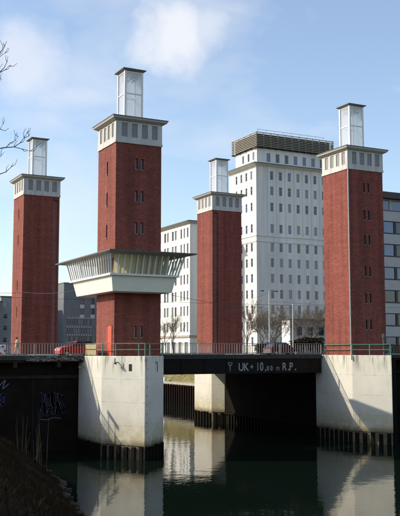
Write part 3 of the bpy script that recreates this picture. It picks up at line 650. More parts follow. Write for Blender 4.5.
green_rail([tuple(p) for p in B2], 'thin green railing on top of the right pier', [tuple(B2[1]), tuple(B2[1].lerp(B2[2], 0.47)), tuple(B2[2]), tuple(B2[3])])
bl = thing('bollard_lamp', (26.0, -5.7, 0), 'dark bollard lamp standing at the nose of the right pier', 'lamp')
MB().tube([(26.0, -5.7, -0.02), (26.0, -5.7, 1.75)], 0.10, 10).build('post', 'raildark', bl); MB().tube([(26.0, -5.7, 1.75), (26.0, -5.7, 2.1), (26.0, -5.7, 2.2)], [0.17, 0.17, 0.05], 10).build('lamp_head', 'raildark', bl)

# ------------------------------------------------------------------ buildings
def holes_grid(xs, zs, w_, h_): return [(x-w_/2, x+w_/2, z-h_/2, z+h_/2) for z in zs for x in xs]
def wins(parent, specs, style='transom', frame='winframe', panes=('winglass', 'winglass', 'winblue', 'winpale'), seed=1):
    r = random.Random(seed)
    for q in specs: window(parent, q, style, frame, r.choice(panes))
# main white block
b = (61.0, 80.4, 78.0, 89.6)
BK = thing('office_block', (61, 78, -1), 'tall white office block with louvred rooftop screen behind the towers', 'building')
rows = [37.35, 34.05, 30.6, 26.0, 22.0, 18.75, 15.45, 12.15, 8.9, 5.55, 2.3]
s = MB(); q1 = facade(s, b, 'front', -2, 39.3, holes_grid([3.85+2.215*k for k in range(7)], rows, 0.78, 1.85), 0.22)
q2 = facade(s, b, 'left', -2, 39.3, holes_grid([89.6-86.35, 89.6-84.22, 89.6-82.1, 89.6-79.95], rows, 0.74, 1.8), 0.22)
facade(s, b, 'right', -2, 39.3, [], 0.2); facade(s, b, 'back', -2, 39.3, [], 0.2); s.build('wall', 'stucco', BK)
wins(BK, q1, seed=3); wins(BK, q2, seed=4)
for z in (24.4, 23.2): MB().box(b[0]-0.14, b[1]+0.14, b[2]-0.14, b[3]+0.14, z-0.13, z+0.13).build('ledge', 'stucco', BK)
for k in range(8): x = 61 + 2.75 + 2.215*k; MB().box(x-0.035, x+0.035, 77.97, 78.02, 24.5, 39.3).build('joint', 'winframe', BK)
MB().frustum((60.9, 80.5, 77.9, 89.7), 39.2, (60.0, 81.4, 77.0, 90.6), 39.55).build('cornice', 'stucco2', BK); MB().box(59.9, 81.5, 76.9, 90.7, 39.55, 39.72).build('cornice_sheet', 'roofmetal', BK)
b2 = (61.3, 80.1, 78.15, 87.2); s = MB()
q1 = facade(s, b2, 'front', 39.7, 43.1, holes_grid([2.9+2.28*k for k in range(7)], [41.2], 0.95, 1.9), 0.2); q2 = facade(s, b2, 'left', 39.7, 43.1, holes_grid([87.2-83.9, 87.2-81.6, 87.2-79.5], [41.5], 0.8, 1.7), 0.2)
facade(s, b2, 'right', 39.7, 43.1, [], 0.2); facade(s, b2, 'back', 39.7, 43.1, [], .2); s.build('attic_wall', 'stucco2', BK); wins(BK, q1, 'plain', panes=('winblue', 'winglass'), seed=6); wins(BK, q2, 'plain', seed=7)
MB().box(61.3, 80.1, 78.15, 87.2, 43.08, 43.12).build('attic_roof', 'roofmetal', BK)
SCN = MB().box(61.3, 79.8, 77.95, 87.2, 43.1, 46.15).build('rooftop_screen', 'screendark', BK)
sx0, sx1, sy0, sy1 = 60.75, 80.5, 77.3, 88.0
for k in range(9):
    z = 43.35 + k*0.36
    for p, q in (((sx0, sy0), (sx1, sy0)), ((sx0, sy1), (sx0, sy0)), ((sx1, sy0), (sx1, sy1)), ((sx1, sy1), (sx0, sy1))):
        MB().bar((*p, z), (*q, z), 0.20, 0.13).build('slat', 'slat', SCN)
for k in range(12): 
    x = sx0 + 0.1 + k*(sx1-sx0-0.2)/11; MB().bar((x, sy0+0.2, 43.0), (x, sy0+0.2, 46.4), 0.14).build('post', 'slat', SCN); MB().bar((x, sy0-0.1, 43.1), (x, sy0+2, 43.1), 0.16).build('outrigger', 'screendark', SCN)
for k in range(5): y = sy0 + 0.3 + k*2.55; MB().bar((sx0+0.2, y, 43.0), (sx0+0.2, y, 46.4), 0.14).build('post', 'slat', SCN); MB().bar((sx0-0.1, y, 43.1), (sx0+2, y, 43.1), 0.16).build('outrigger', 'screendark', SCN)
MB().bar((sx0+0.4, sy0+0.5, 47.0), (sx1-2, sy0+0.5, 47.0), 0.06).build('guard_rail', 'railgrey', SCN)
for k in range(9): x = sx0+0.6+k*2.1; MB().bar((x, sy0+0.5, 46.3), (x, sy0+0.5, 47.0), 0.05).build('guard_post', 'railgrey', SCN)
# white wing
b = (50.7, 60.9, 88.5, 116.0)
WG = thing('office_wing', (50.7, 88.5, -1), 'lower white wing with a flat eaves left of the middle brick tower', 'building')
rows = [25.7, 22.3, 19.0, 15.6, 12.1, 8.8, 5.4]; s = MB(); X = lambda v: 116.0 - v
nar = holes_grid([X(89.6), X(91.2), X(92.75)], rows, 0.75, 2.1); wid = holes_grid([X(95.5), X(97.05), X(99.6), X(101.1), X(103.8), X(105.3), X(108), X(109.5)], rows, 1.0, 2.1); gf = holes_grid([X(90.2), X(93.2), X(96.2), X(99.2), X(102.2), X(105.2)], [0.7], 1.5, 3.0)
q1 = facade(s, b, 'left', -2, 27.6, nar + wid + gf, 0.25); facade(s, b, 'front', -2, 27.6, [], .2); facade(s, b, 'right', -2, 27.6, [], .2); facade(s, b, 'back', -2, 27.6, [], .2)
s.build('wall', 'stucco2', WG); wins(WG, q1, 'mullion', panes=('winpale', 'winglass', 'winpale'), seed=9)
MB().frustum((50.6, 61, 88.4, 116.1), 27.5, (49.9, 61.5, 87.7, 116.8), 27.95).build('eaves', 'soffit', WG); MB().box(49.85, 61.0, 87.65, 116.8, 27.95, 28.15).build('roof_sheet', 'roofmetal', WG)
MB().box(50.45, 60.9, 88.3, 116.2, 3.2, 3.65).build('ledge', 'quaytop', WG)
# attached to the foot of the wing: planter hedge strip on the quay is below; next the small pavilion
PV = thing('pavilion', (53.8, 55, -0.2), 'small flat-roofed building with sunlit white end wall behind the railing', 'building')
b = (53.75, 68, 54.5, 57.2); s = MB(); q1 = facade(s, b, 'front', -0.3, 5.9, holes_grid([2+2.4*k for k in range(5)], [3.9, 1.2], 1.2, 1.5), 0.2)
for fc in ('left', 'right', 'back'): facade(s, b, fc, -0.3, 5.9, [], .2)
s.build('wall', 'white', PV); wins(PV, q1, 'mullion', 'winframe_dark', seed=12); MB().box(53.6, 68.2, 54.3, 57.4, 5.9, 6.1).build('roof', 'roofmetal', PV)
# office building on the right with blue windows
OB = thing('banded_office', (55, 33, -0.2), 'office building with grey bands and blue windows at the right edge', 'building')
b = (56.3, 81.3, 33.0, 39.5); SH = 3.72; s = MB(); hs = []
for k in range(6):
    zc = 20.25 - SH*k
    if zc - 0.95 > -0.2: hs += [(1.5+2.55*j+0.1, 1.5+2.55*j+2.2, zc-0.95, zc+0.95) for j in range(9)]
q1 = facade(s, b, 'front', -0.3, 22.9, hs, 0.18)
for fc in ('left', 'right', 'back'): facade(s, b, fc, -0.3, 22.9, [], .2)
s.build('wall', 'officedark', OB); wins(OB, q1, 'plain', 'winframe_dark', ('winblue', 'winblue', 'winglass'), seed=14)
for k in range(6): z = 22.1 - SH*k; MB().box(56.25, 81.35, 32.90, 33.02, z-0.85, z+0.75).build('spandrel_band', 'panel', OB)
MB().box(56.2, 81.4, 32.88, 33.02, 22.85, 23.0).build('brown_strip', 'brownstrip', OB)
s = MB(); b3 = (56.7, 80.9, 33.9, 39.0); q1 = facade(s, b3, 'front', 23.0, 25.0, [(1.2+2.5*j, 3.2+2.5*j, 23.2, 24.8) for j in range(9)], .15)
for fc in ('left', 'right', 'back'): facade(s, b3, fc, 23.0, 25.0, [], .2)
s.build('attic_wall', 'soffit', OB); wins(OB, q1, 'plain', 'winframe_dark', ('winblue',), seed=15); MB().box(56.0, 81.6, 32.7, 39.8, 25.0, 26.0).build('roof_fascia', 'officedark', OB); MB().box(56.1, 81.5, 32.95, 39.6, 22.92, 23.06).build('terrace', 'paving', OB)
# grey office far left, pale house and the block at the left edge
GO = thing('grey_office', (41.8, 146, -0.2), 'dark grey office building below the cabin, behind the red car', 'building')
b = (41.8, 64, 146.0, 162); s = MB(); P = lambda px, py: ray(px, py, 1, 146.0); hs = []
for py in (301.5, 311.5):
    for px in (82, 92.5): c = P(px, py); hs.append((c.x-41.8-0.55, c.x-41.8+0.55, c.z-0.85, c.z+0.85))
for py in (322, 331, 338.5):
    z = P(77, py).z
    for k in range(11): x = 0.9 + k*0.66; hs.append((x, x+0.40, z-0.72, z+0.72))
    for k in range(12): x = 9.2 + k*0.9; hs.append((x, x+0.5, z-0.72, z+0.72))
q1 = facade(s, b, 'front', -2, 18.3, hs, 0.15)
for fc in ('left', 'right', 'back'): facade(s, b, fc, -2, 18.3, [], .2)
s.build('wall', 'greywall', GO); wins(GO, q1, 'plain', 'winframe_dark', ('winglass', 'winglass', 'winpale'), seed=16)
for py in (306.5, 316.5):
    for px in (82, 92.5): c = P(px, py); MB().box(c.x-0.6, c.x+0.6, 145.93, 146.02, c.z-0.5, c.z+0.5).build('spandrel', 'palewall', GO)
for py in (318.0, 327.0, 335.0, 342.5):
    z = P(77, py).z; MB().box(42.4, 49.6, 145.92, 146.02, z-0.05, z+0.05).build('sill_band', 'farwall', GO)
    for k in range(11): x = 42.82 + k*0.66; MB().box(x, x+0.22, 145.88, 146.02, z-0.2, z+0.2).build('parapet_fin', 'palewall', GO)
MB().box(41.7, 64.1, 145.9, 162.1, 18.3, 18.5).build('roof', 'roofmetal', GO)
PH = thing('pale_house', (42, 172, -0.2), 'pale plastered house squeezed between far left tower and grey office', 'building')
c = ray(57, 345, 1, 172); e = ray(66, 345, 1, 172); zt = ray(60, 291, 1, 172).z; b = (c.x-1.5, e.x+1, 172, 180); s = MB()
q1 = facade(s, b, 'front', -2, zt, holes_grid([2.4], [zt-3.2-3.1*k for k in range(5)], 0.9, 1.4), .2)
q2 = facade(s, b, 'left', -2, zt, holes_grid([2, 5], [zt-3.2-3.1*k for k in range(5)], 0.9, 1.4), .2)
for fc in ('right', 'back'): facade(s, b, fc, -2, zt, [], .2)
s.build('wall', 'palewall', PH); wins(PH, q1 + q2, seed=18); MB().box(b[0]-0.3, b[1]+0.3, 171.7, 180.3, zt, zt+0.3).build('roof', 'roofmetal', PH)
LB = thing('left_edge_block', (24, 150, -0.2), 'grey blue block at the left picture edge behind the far tower', 'building'); zt = 14.4
LB.name = 'distant_block'; _wl['distant_block'] = Vector((24, 150, -0.2))
b = (26.0, 36.5, 150, 164); s = MB(); q1 = facade(s, b, 'front', -2, zt, holes_grid([1.2, 3.2, 5.2, 7.2, 9.2], [12.4, 9.3, 6.2, 3.1], 1.1, 1.3), .2); q2 = facade(s, b, 'left', -2, zt, holes_grid([2, 5, 8, 11], [12.4, 9.3, 6.2, 3.1], 1.1, 1.3), .2)
for fc in ('right', 'back'): facade(s, b, fc, -2, zt, [], .2)
s.build('wall', 'farwall', LB); wins(LB, q1 + q2, panes=('winpale', 'winglass'), seed=19); MB().box(25.8, 36.7, 149.8, 164.2, zt, zt+0.25).build('roof', 'roofmetal', LB)
DB = thing('dark_slab_building', (12, 140, -0.2), 'dark slab building cut by the left picture edge', 'building')
b = (10.0, 25.4, 146, 160); s = MB(); q1 = facade(s, b, 'front', -2, 12.9, holes_grid([1.5+2*k for k in range(7)], [10.6, 7.5, 4.4], 1.1, 1.4), .2)
for fc in ('left', 'right', 'back'): facade(s, b, fc, -2, 12.9, [], .2)
s.build('wall', 'greywall', DB); wins(DB, q1, seed=20); MB().box(9.8, 25.6, 145.8, 160.2, 12.9, 13.1).build('roof', 'roofmetal', DB)

# far quay on the right bank
QW = thing('quay_wall', (38, 40, ZW), 'rusty sheet pile quay wall with dark fender posts beyond the bridge', 'quay wall')
sp_ = MB(); n = 0; pr = []
v = 34.0
while v < 136: pr += [(38.0, v), (38.0, v+0.45), (38.35, v+0.6), (38.35, v+1.05)]; v += 1.2
k0 = len(sp_.v); sp_.v += [(x, y, ZW-1) for x, y in pr] + [(x, y, -5.75) for x, y in pr]
for i in range(len(pr)-1): sp_.f.append((i, i+1, len(pr)+i+1, len(pr)+i))
sp_.build('sheet_piling', 'sheetpile', QW); MB().box(37.85, 39.2, 33.6, 136, -5.75, -5.35).build('coping', 'quaytop', QW)
for k in range(95): v = 44 + k*0.95; MB().box(37.72, 37.98, v, v+0.24, ZW-1, -5.9).build('fender_post', 'pile', QW)
MB().box(37.9, 38.4, 73.6, 74.6, -5.35, -4.6).build('quay_marker', 'signwhite', QW)
MB().box(30, 38.2, 33.4, 33.9, ZW-1, -5.6).build('return_wall', 'sheetpile', QW)
gs = MB(); us = [39.0, 40, 41.2, 42.5, 44.0, 45]; vsn2 = [33.6 + 2*i for i in range(53)]
for v in vsn2:
    for k, u in enumerate(us): gs.v.append((u, v, -5.42 + 5.2*(u-39)/5.2 + (0.3*(vnoise(u, v*0.6)-0.5) if 0 < k < 5 else 0) if u < 44.3 else -0.2))
for i in range(len(vsn2)-1):
    for j in range(len(us)-1): gs.f.append((i*6+j, i*6+j+1, (i+1)*6+j+1, (i+1)*6+j))
struct(gs.build('grass_slope', 'grassbank', smooth=True))
sg = MB(); rr = random.Random(11)
for k in range(9000):
    v = rr.uniform(50, 110); u = rr.uniform(39.3, 44); z = -5.42 + (u-39) - 0.05; h = rr.uniform(0.15, 0.45); a = rr.uniform(0, 6.28); dx, dy = math.cos(a)*0.03, math.sin(a)*0.03
    sg.add([(u-dx, v-dy, z), (u+dx, v+dy, z), (u+rr.gauss(0,.12), v+rr.gauss(0,.12), z+h)], [(0,1,2)])
o = stuff(sg.build('slope_grass', 'grassbank')); tag(o, 'dry yellow grass on the slope above the quay wall', 'grass')
MB().box(2.2, 38, 135.6, 136.1, ZW-1, -0.25).build('quay_wall', 'sheetpile'); tag(bpy.context.scene.objects['quay_wall.001'], 'distant cross wall closing the far end of the basin', 'quay wall')
MB().box(0.4, 1.0, 33.4, 136, ZW-1, -0.25).build('quay_wall', 'sheetpile'); tag(bpy.context.scene.objects['quay_wall.002'], 'left quay wall of the basin behind the far left tower', 'quay wall')

# ------------------------------------------------------------------ bare trees
def grow(mb, p, d, r, ln, depth, rng, spread=0.6, nseg=3, minr=0.012, skip=None):
    pts = [p]; rad = [r]; q = p.copy(); dd = d.copy()
    for i in range(nseg):
        dd = (dd + Vector((rng.gauss(0, .16), rng.gauss(0, .16), rng.gauss(0.05, .12)))).normalized(); q = q + dd*ln/nseg; pts.append(q.copy()); rad.append(max(minr, r*(1-0.45*(i+1)/nseg)))
    if skip and any(skip(x) for x in pts): return
    mb.tube(pts, rad, 4 if r < 0.06 else 6, cap=False)
    if depth == 0: return
    for k in range(rng.choice((3, 3, 4)) if depth > 1 else 3):
        f = rng.uniform(0.35, 1.0) if k else 1.0; i = min(nseg-1, int(f*nseg)); b_ = pts[i].lerp(pts[i+1], f*nseg-i)
        ax = dd.orthogonal().normalized(); ax.rotate(Matrix.Rotation(rng.uniform(0, 6.28), 3, dd)); nd = (dd + ax*rng.uniform(0.4, 1.0)*spread*1.3 + Vector((0, 0, 0.12))).normalized()
        grow(mb, b_, nd, max(minr, r*rng.uniform(0.45, 0.62)), ln*rng.uniform(0.55, 0.8), depth-1, rng, spread, nseg, minr, skip)
def bare_tree(x, y, z, h, seed, label, mt='twig', minr=0.009, depth=5, spread=0.6):
    t = thing('bare_tree', (x, y, z), label, 'tree', 'bare trees behind the bridge'); rng = random.Random(seed)
    base = Vector((x, y, z)); top_ = base + Vector((rng.gauss(0, .15), rng.gauss(0, .15), h*0.3)); MB().tube([base - Vector((0,0,0.3)), base.lerp(top_, .5), top_], [h*0.022, h*0.018, h*0.015], 7).build('trunk', 'bark', t)
    c = MB()
    for k in range(4):
        a = k*1.57 + rng.uniform(-.4, .4); grow(c, top_ - Vector((0, 0, h*0.03*k)), Vector((math.cos(a)*spread, math.sin(a)*spread, 1)).normalized(), h*0.010, h*0.30, depth, rng, spread, 3, minr)
    c.build('crown', mt, t); return t
def at(px, py, v): p = ray(px, 349, 1, v); return p.x, v, -0.25
bare_tree(*at(247, 0, 46), 8.6, 21, 'bare twiggy tree just right of the middle brick tower'); bare_tree(*at(262, 0, 50), 7.2, 22, 'small bare tree before the shaded face of the white block')
bare_tree(*at(300, 0, 47), 7.6, 23, 'bare tree right of the tall white pole'); bare_tree(*at(313, 0, 50), 8.4, 24, 'bare tree close against the rightmost brick tower')
bare_tree(*at(174, 0, 66), 7.5, 25, 'thin bare tree before the white wing', depth=4); bare_tree(*at(232, 0, 60), 6.5, 26, 'low bare tree partly hidden behind the middle tower', depth=4)
bare_tree(*at(275, 0, 52), 7.4, 27, 'bare tree right of the lamp mast, left of the small white building'); bare_tree(*at(270, 0, 62), 9.5, 28, 'taller bare tree behind the grey lamp mast'); bare_tree(*at(322, 0, 56), 9.0, 29, 'bare tree half hidden by the rightmost tower'); bare_tree(*at(166, 0, 72), 6.5, 30, 'small bare tree beside the cabin tower edge', depth=4)
# evergreen hedge pieces behind the railing on the right
def hedge(px0, px1, v, h, label, seed):
    a, b = ray(px0, 349, 1, v).x, ray(px1, 349, 1, v).x; rng = random.Random(seed); t = thing('shrub', ((a+b)/2, v, -0.25), label, 'shrub', 'shrubs behind the bridge'); m = MB()
    for k in range(int(700*(b-a))):
        x = rng.uniform(a, b); z = rng.random()**0.8*h*(0.6+0.5*vnoise(x*0.8+seed, 3)); y = v + rng.gauss(0, .5); s = rng.uniform(.05, .12); n = Vector((rng.gauss(0,1), rng.gauss(0,1), rng.gauss(0,1))).normalized(); u = n.orthogonal()*s; w_ = n.cross(u)
        p = Vector((x, y, z-0.25)); m.add([p-u, p+w_*.6, p+u, p-w_*.6], [(0,1,2,3)])
    m.build('foliage', 'scrub', t)
    for k in range(5): x = a+(b-a)*(k+.5)/5; MB().tube([(x, v, -0.3), (x+.1, v, h*0.6)], [.04, .015], 5).build('stem', 'bark', t)
hedge(292, 323, 44, 3.6, 'dark shrub thicket at the foot of the rightmost tower', 5); hedge(256, 282, 45, 2.2, 'low brown shrubs left of the white pole', 6)
hedge(388, 402, 31.5, 1.6, 'green shrubs before the banded office at the right edge', 8)

# near tree whose twigs hang in at the upper left
NT_base = CAM + Vector((-6.8*math.cos(YAW) + 15*math.sin(YAW), 6.8*math.sin(YAW) + 15*math.cos(YAW), 0)); NT_base.z = bank_z(NT_base.x, NT_base.y)
NT = thing('near_tree', NT_base, 'bare near tree whose twigs hang into the upper left corner', 'tree'); NT.name = 'bare_tree.near'; NT.name = 'overhanging_tree'; _wl['overhanging_tree'] = NT_base
def cp(px, py, t):     # place at a distance t along the sight line of a measured pixel
    x = (px-200)/FPX; z = -(py-258)/FPX; yy = math.cos(PITCH) - z*math.sin(PITCH); zz = math.sin(PITCH) + z*math.cos(PITCH)
    return CAM + Vector((x*math.cos(YAW)+yy*math.sin(YAW), -x*math.sin(YAW)+yy*math.cos(YAW), zz))*t
fork = NT_base + Vector((0.2, 0.1, 4.2)); MB().tube([NT_base - Vector((0,0,.4)), NT_base + Vector((.05,0,2)), fork], [.20, .165, .14], 9).build('trunk', 'bark', NT)
inview = lambda P: (lambda q: -6 < q[0] < 406 and -6 < q[1] < 520)(pix(P))
lb = MB(); rng = random.Random(31)
limbs = [(fork, cp(-75, 205, 15.2), cp(-40, 150, 15.6)), (fork, cp(-70, 130, 15.3), cp(-30, 75, 15.9)), (fork, fork + Vector((-.9, .5, 1.8)), fork + Vector((-1.5, .9, 3.8)))]
for a, m_, c in limbs: lb.tube([a, m_, c], [.085, .055, .035], 6, cap=False)
for a, m_, c in limbs:
    for k in range(5): grow(lb, m_.lerp(c, rng.random()), Vector((rng.gauss(-.4, .5), rng.gauss(0, .5), rng.uniform(.1, 1))).normalized(), .028, 1.5, 3, rng, .6, 3, .005, skip=inview)
tw = [ # twigs traced where they enter the picture: (px,py) chains
 [(-40,150), (-18,150), (-4,149), (6,147.5), (14,147), (20,143), (24,138), (27,133), (28,131)], [(14,147), (22,149), (30,151), (36,147), (41,143)], [(6,147.5), (10,143), (15,141), (18,137), (17,134)], [(24,138), (29,136), (30,133)],
 [(-18,150), (-6,138), (0,129), (3,124), (2,119)], [(-40,150), (-15,170), (0,174), (6,172), (11,167), (13,163)], [(0,129), (5,131), (9,128)],
 [(-30,75), (-10,62), (-2,55), (3,49), (6,43), (7,41)], [(-10,62), (-2,58), (5,53), (8,48)], [(-30,75), (-10,76), (-1,73), (4,68), (7,62), (8,56)], [(-1,73), (5,70), (9,66), (11,65)], [(-10,76), (-4,81), (0,79), (1,78)], [(3,49), (5,46), (4,44)], [(-15,170), (-4,162), (1,156), (4,152)]]
rt = random.Random(8)
for ch in list(tw):
    for (a, b) in zip(ch[1:], ch[2:]):
        if rt.random() < .75 and a[0] > -12:
            dx, dy = b[0]-a[0], b[1]-a[1]; l = math.hypot(dx, dy)+.1; sg_ = rt.choice((-1, 1)); k = rt.uniform(4, 9); x1, y1 = a[0]+(dx/l*.8-sg_*dy/l*.6)*k*.55, a[1]+(dy/l*.8+sg_*dx/l*.6)*k*.55-.4
            tw.append([a, (x1, y1), (x1+dx/l*k*.5, y1+dy/l*k*.5-1.2)])
for ch in tw:
    n = len(ch); r0 = .014 if ch[0][0] < -20 else .0075; t0 = 15.6 if ch[0][1] > 100 else 15.9
    pts = [cp(px, py, t0 + .10*i*(1 if px > -30 else 0)) if i else cp(px, py, t0) for i, (px, py) in enumerate(ch)]
    lb.tube(pts, [max(.0035, r0*(1-.78*i/(n-1))) for i in range(n)], 5, cap=False)
lb.build('crown', 'neartwig', NT)

# ------------------------------------------------------------------ street furniture
def wire(a, b, sag, label):
    a, b = Vector(a), Vector(b); pts = [a.lerp(b, k/10) - Vector((0, 0, sag*4*(k/10)*(1-k/10))) for k in range(11)]
    tag(MB().tube(pts, 0.022, 4).build('overhead_wire', 'wire'), label, 'wire', 'overhead wires')
wire((-40, 30.0, 7.0), (-2.3, 29.2, 7.6), 0.35, 'overhead wire running from the left edge to the far left tower')
wire((-2.3, 28.77, 7.7), (-2.0, 2.33, 6.9), 0.5, 'overhead wire between the far left tower and the cabin tower')
wire((2.33, 2.0, 6.6), (42.3, 36.0, 7.0), 0.7, 'overhead wire from the cabin tower across the lift span')
wire((29.0, 28.8, 7.4), (38.0, 36.0, 9.2), 0.15, 'short overhead wire from the middle tower to the lamp mast'); wire((38.0, 36.0, 7.9), (70, 36.5, 7.6), 0.25, 'overhead wire behind the rightmost tower')
wire((-40, 15.0, 6.4), (66, 15.5, 6.4), 0.3, 'contact wire strung along the middle of the road')
pl = thing('light_pole', (42.25, 36, -0.2), 'slim white pole standing behind the lift span railing', 'pole'); MB().tube([(42.25,36,-.3), (42.25,36,7.45)], [.10, .07], 8).build('mast', 'pole', pl); MB().tube([(42.25,36,7.45), (42.25,36,7.6)], [.1, .02], 8).build('finial', 'pole', pl)
pl = thing('lamp_mast', (38, 36, -0.2), 'tall grey lamp mast with a double arm near the middle tower', 'street lamp'); MB().tube([(38,36,-.3), (38,36,9.6)], [.10, .07], 8).build('mast', 'pole', pl)
MB().bar((36.7, 36, 9.55), (39.3, 36, 9.55), .07).build('arm', 'pole', pl)
for x in (36.75, 39.25): MB().box(x-.3, x+.3, 35.87, 36.13, 9.38, 9.54).build('lamp_head', 'raildark', pl)
ys = thing('yellow_sign', (21.0, 28.2, 0), 'small yellow sign on a post beside the middle tower', 'sign'); p = ray(198, 341, 1, 28.2)
MB().bar((p.x, 28.2, 0), (p.x, 28.2, p.z+.3), .06).build('post', 'pole', ys); MB().box(p.x-.22, p.x+.22, 28.15, 28.18, p.z-.22, p.z+.25).build('sign_panel', 'signyellow', ys)
ws = thing('shadow_board', (-14.0, 2.42, 0), 'unseen white board on posts at the left approach railing, shaped for its shadow on the pier', 'sign')  # added out of view; size and height set by the shadow on the pier
MB().box(-14.5, -13.0, 2.28, 2.34, 1.62, 1.98).build('board', 'signwhite', ws)
for x in (-14.2, -13.3): MB().bar((x, 2.40, 0.02), (x, 2.40, 1.9), .05).build('post', 'raildark', ws)
lbu = thing('lifebuoy', (-11.1, 2.45, .4), 'red and white lifebuoy hung on the railing at the left edge', 'lifebuoy'); c = ray(1.5, 349.5, 1, 2.45)
for seg in range(8):
    pts = [(c.x + .33*math.cos(a), 2.42, c.z + .33*math.sin(a)) for a in [seg*math.pi/4 + j*math.pi/16 for j in range(5)]]; MB().tube(pts, .07, 6).build('ring_segment', 'buoy' if seg % 2 else 'signwhite', lbu)
MB().box(c.x-.4, c.x+.4, 2.49, 2.52, c.z-.45, c.z+.45).build('back_board', 'signwhite', lbu)

# ------------------------------------------------------------------ cars
def car(x, y, heading, paint, label, name='car', Ln=4.1, H=1.48, bl=0.0):
    t = thing(name, (x, y, -0.1), label, 'car', 'cars on the bridge'); t.rotation_euler.z = heading
    def lk(mb, nm, m, par=t, bev=0): o = bpy.data.objects.new(nm, mb.mesh(nm, m, bev)); COL.objects.link(o); o.parent = par; return o
    prof = [(-Ln/2, .22), (-Ln/2, .62), (-Ln/2+.12, .78+bl), (-.9, .92+bl), (Ln/2-.25, .95+bl), (Ln/2-.05, .8), (Ln/2, .22)]
    mb = MB(); n = len(prof); W = .86
    for sy, k in ((-W, 1), (W, 1)): mb.v += [(a, sy*(0.94 if z > .9 else 1), z) for a, z in prof]
    mb.f += [tuple(range(n)), tuple(range(n, 2*n))[::-1]] + [(i, n+i, n+(i+1) % n, (i+1) % n) for i in range(n)]
    lk(mb, 'body', paint, bev=.04)
    lo = [(-.95, .9+bl), (1.85, .92+bl)]; hi = [(-.15, H-.04), (1.45, H-.02)]
    g = MB(); g.v += [(lo[0][0], -.80, lo[0][1]), (lo[1][0], -.80, lo[1][1]), (lo[1][0], .80, lo[1][1]), (lo[0][0], .80, lo[0][1]), (hi[0][0], -.62, hi[0][1]), (hi[1][0], -.62, hi[1][1]), (hi[1][0], .62, hi[1][1]), (hi[0][0], .62, hi[0][1])]
    g.f += [(0,3,2,1),(4,5,6,7),(0,1,5,4),(1,2,6,5),(2,3,7,6),(3,0,4,7)]; lk(g, 'windows', 'winglass')
    lk(MB().box(hi[0][0]-.05, hi[1][0]+.05, -.64, .64, H-.05, H), 'roof', paint, bev=.02)
    pi = MB()
    for s in (-1, 1):
        for (a, b) in (((lo[0][0], lo[0][1]), hi[0]), ((lo[1][0], lo[1][1]), hi[1]), ((.45, .91), (.5, H-.04))): pi.bar((a[0], s*.81, a[1]), (b[0], s*.63, b[1]), .09)
    lk(pi, 'pillars', paint)
    for sx in (-Ln/2+.75, Ln/2-.75):
        for s in (-1, 1):
            wv = MB().tube([(sx, s*.70, .31), (sx, s*.88, .31)], .31, 16); wo = lk(wv, 'wheel', 'tyre'); lk(MB().tube([(sx, s*.875, .31), (sx, s*.895, .31)], .19, 12), 'rim', 'rim', wo)
    for s in (-1, 1): lk(MB().box(-Ln/2-.015, -Ln/2+.1, s*.62-.16, s*.62+.16, .60, .74), 'headlight', 'lampw'); lk(MB().box(Ln/2-.1, Ln/2+.012, s*.66-.12, s*.66+.12, .66, .84), 'tail_light', 'carred')
    return t
car(-2.0, 9.0, 0, 'carred', 'bright red hatchback on the road left of the cabin tower', H=1.55, bl=.12); car(3.8, 17.5, 0, 'carblue', 'dark blue car mostly hidden behind the cabin tower', H=1.62)
car(23.0, 9.0, math.pi, 'cardark', 'dark red car behind the lift span railing near the rightmost tower', H=1.5)

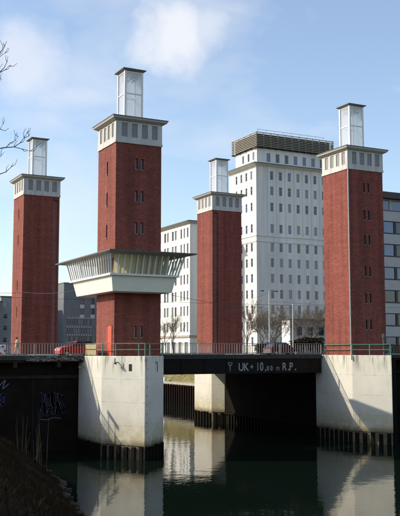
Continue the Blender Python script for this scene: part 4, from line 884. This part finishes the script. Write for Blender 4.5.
# ------------------------------------------------------------------ person on the left approach
def skin(name, verts, edges, rad, m, parent, root=0, sub=1):
    me = bpy.data.meshes.new(name); me.from_pydata(verts, edges, []); o = bpy.data.objects.new(name, me); COL.objects.link(o)
    o.modifiers.new('s', 'SKIN'); 
    for i, r in enumerate(rad): me.skin_vertices[0].data[i].radius = (r if isinstance(r, tuple) else (r, r))
    me.skin_vertices[0].data[root].use_root = True
    sm_ = o.modifiers.new('u', 'SUBSURF'); sm_.levels = sub; sm_.render_levels = sub; bpy.context.view_layer.update()
    m2 = bpy.data.meshes.new_from_object(o.evaluated_get(bpy.context.evaluated_depsgraph_get())); bpy.data.objects.remove(o); m2.name = name; m2.materials.clear(); m2.materials.append(M[m])
    for p_ in m2.polygons: p_.use_smooth = True
    q = bpy.data.objects.new(name, m2); COL.objects.link(q); q.parent = parent; return q
PE = thing('person', (-9.6, 4.0, 0.01), 'person in beige jacket and pale trousers walking along the left railing', 'person'); PE.rotation_euler.z = 0
Vb = [(0,0,.95), (0,0,1.15), (.01,0,1.38), (.02,0,1.50), (.03,0,1.60), (.04,0,1.70), (0,-.17,1.40), (.08,-.21,1.14), (.20,-.20,.95), (.26,-.20,.88), (0,.17,1.40), (-.10,.21,1.14), (-.06,.21,.92), (-.03,.21,.84), (0,-.10,.90), (.14,-.10,.50), (.10,-.10,.09), (.24,-.10,.04), (0,.10,.90), (-.08,.10,.50), (-.26,.10,.12), (-.14,.10,.04)]
Eb = [(0,1),(1,2),(2,3),(3,4),(4,5),(2,6),(6,7),(7,8),(8,9),(2,10),(10,11),(11,12),(12,13),(0,14),(14,15),(15,16),(16,17),(0,18),(18,19),(19,20),(20,21)]
Rb = [.13,.12,.14,.055,.085,.075,.06,.045,.032,.03,.06,.045,.032,.03,.085,.06,.045,.035,.085,.06,.045,.035]
skin('body', Vb, Eb, Rb, 'skin', PE)
skin('jacket', [Vb[i] for i in (0,1,2,6,7,8,10,11,12)] + [(0.02,0,1.46), (0,0,.80)], [(10,0),(0,1),(1,2),(2,9),(2,3),(3,4),(4,5),(2,6),(6,7),(7,8)], [(.19,.15),(.15,.15),(.17,.14),.085,.065,.05,.085,.065,.05,.08,(.2,.16)], 'jacket', PE)
skin('trousers', [Vb[i] for i in (0,14,15,16,18,19,20)], [(0,1),(1,2),(2,3),(0,4),(4,5),(5,6)], [.14,.11,.085,.065,.11,.085,.065], 'trouser', PE)
skin('hair', [(-.01,0,1.60), (.02,0,1.74), (-.05,0,1.66), (-.07,0,1.52)], [(0,1),(0,2),(2,3)], [.09,.085,.085,.05], 'hair', PE)
for a, b_ in ((16, 17), (20, 21)): skin('shoe', [Vb[a], Vb[b_]], [(0, 1)], [.055, .045], 'shoe', PE)
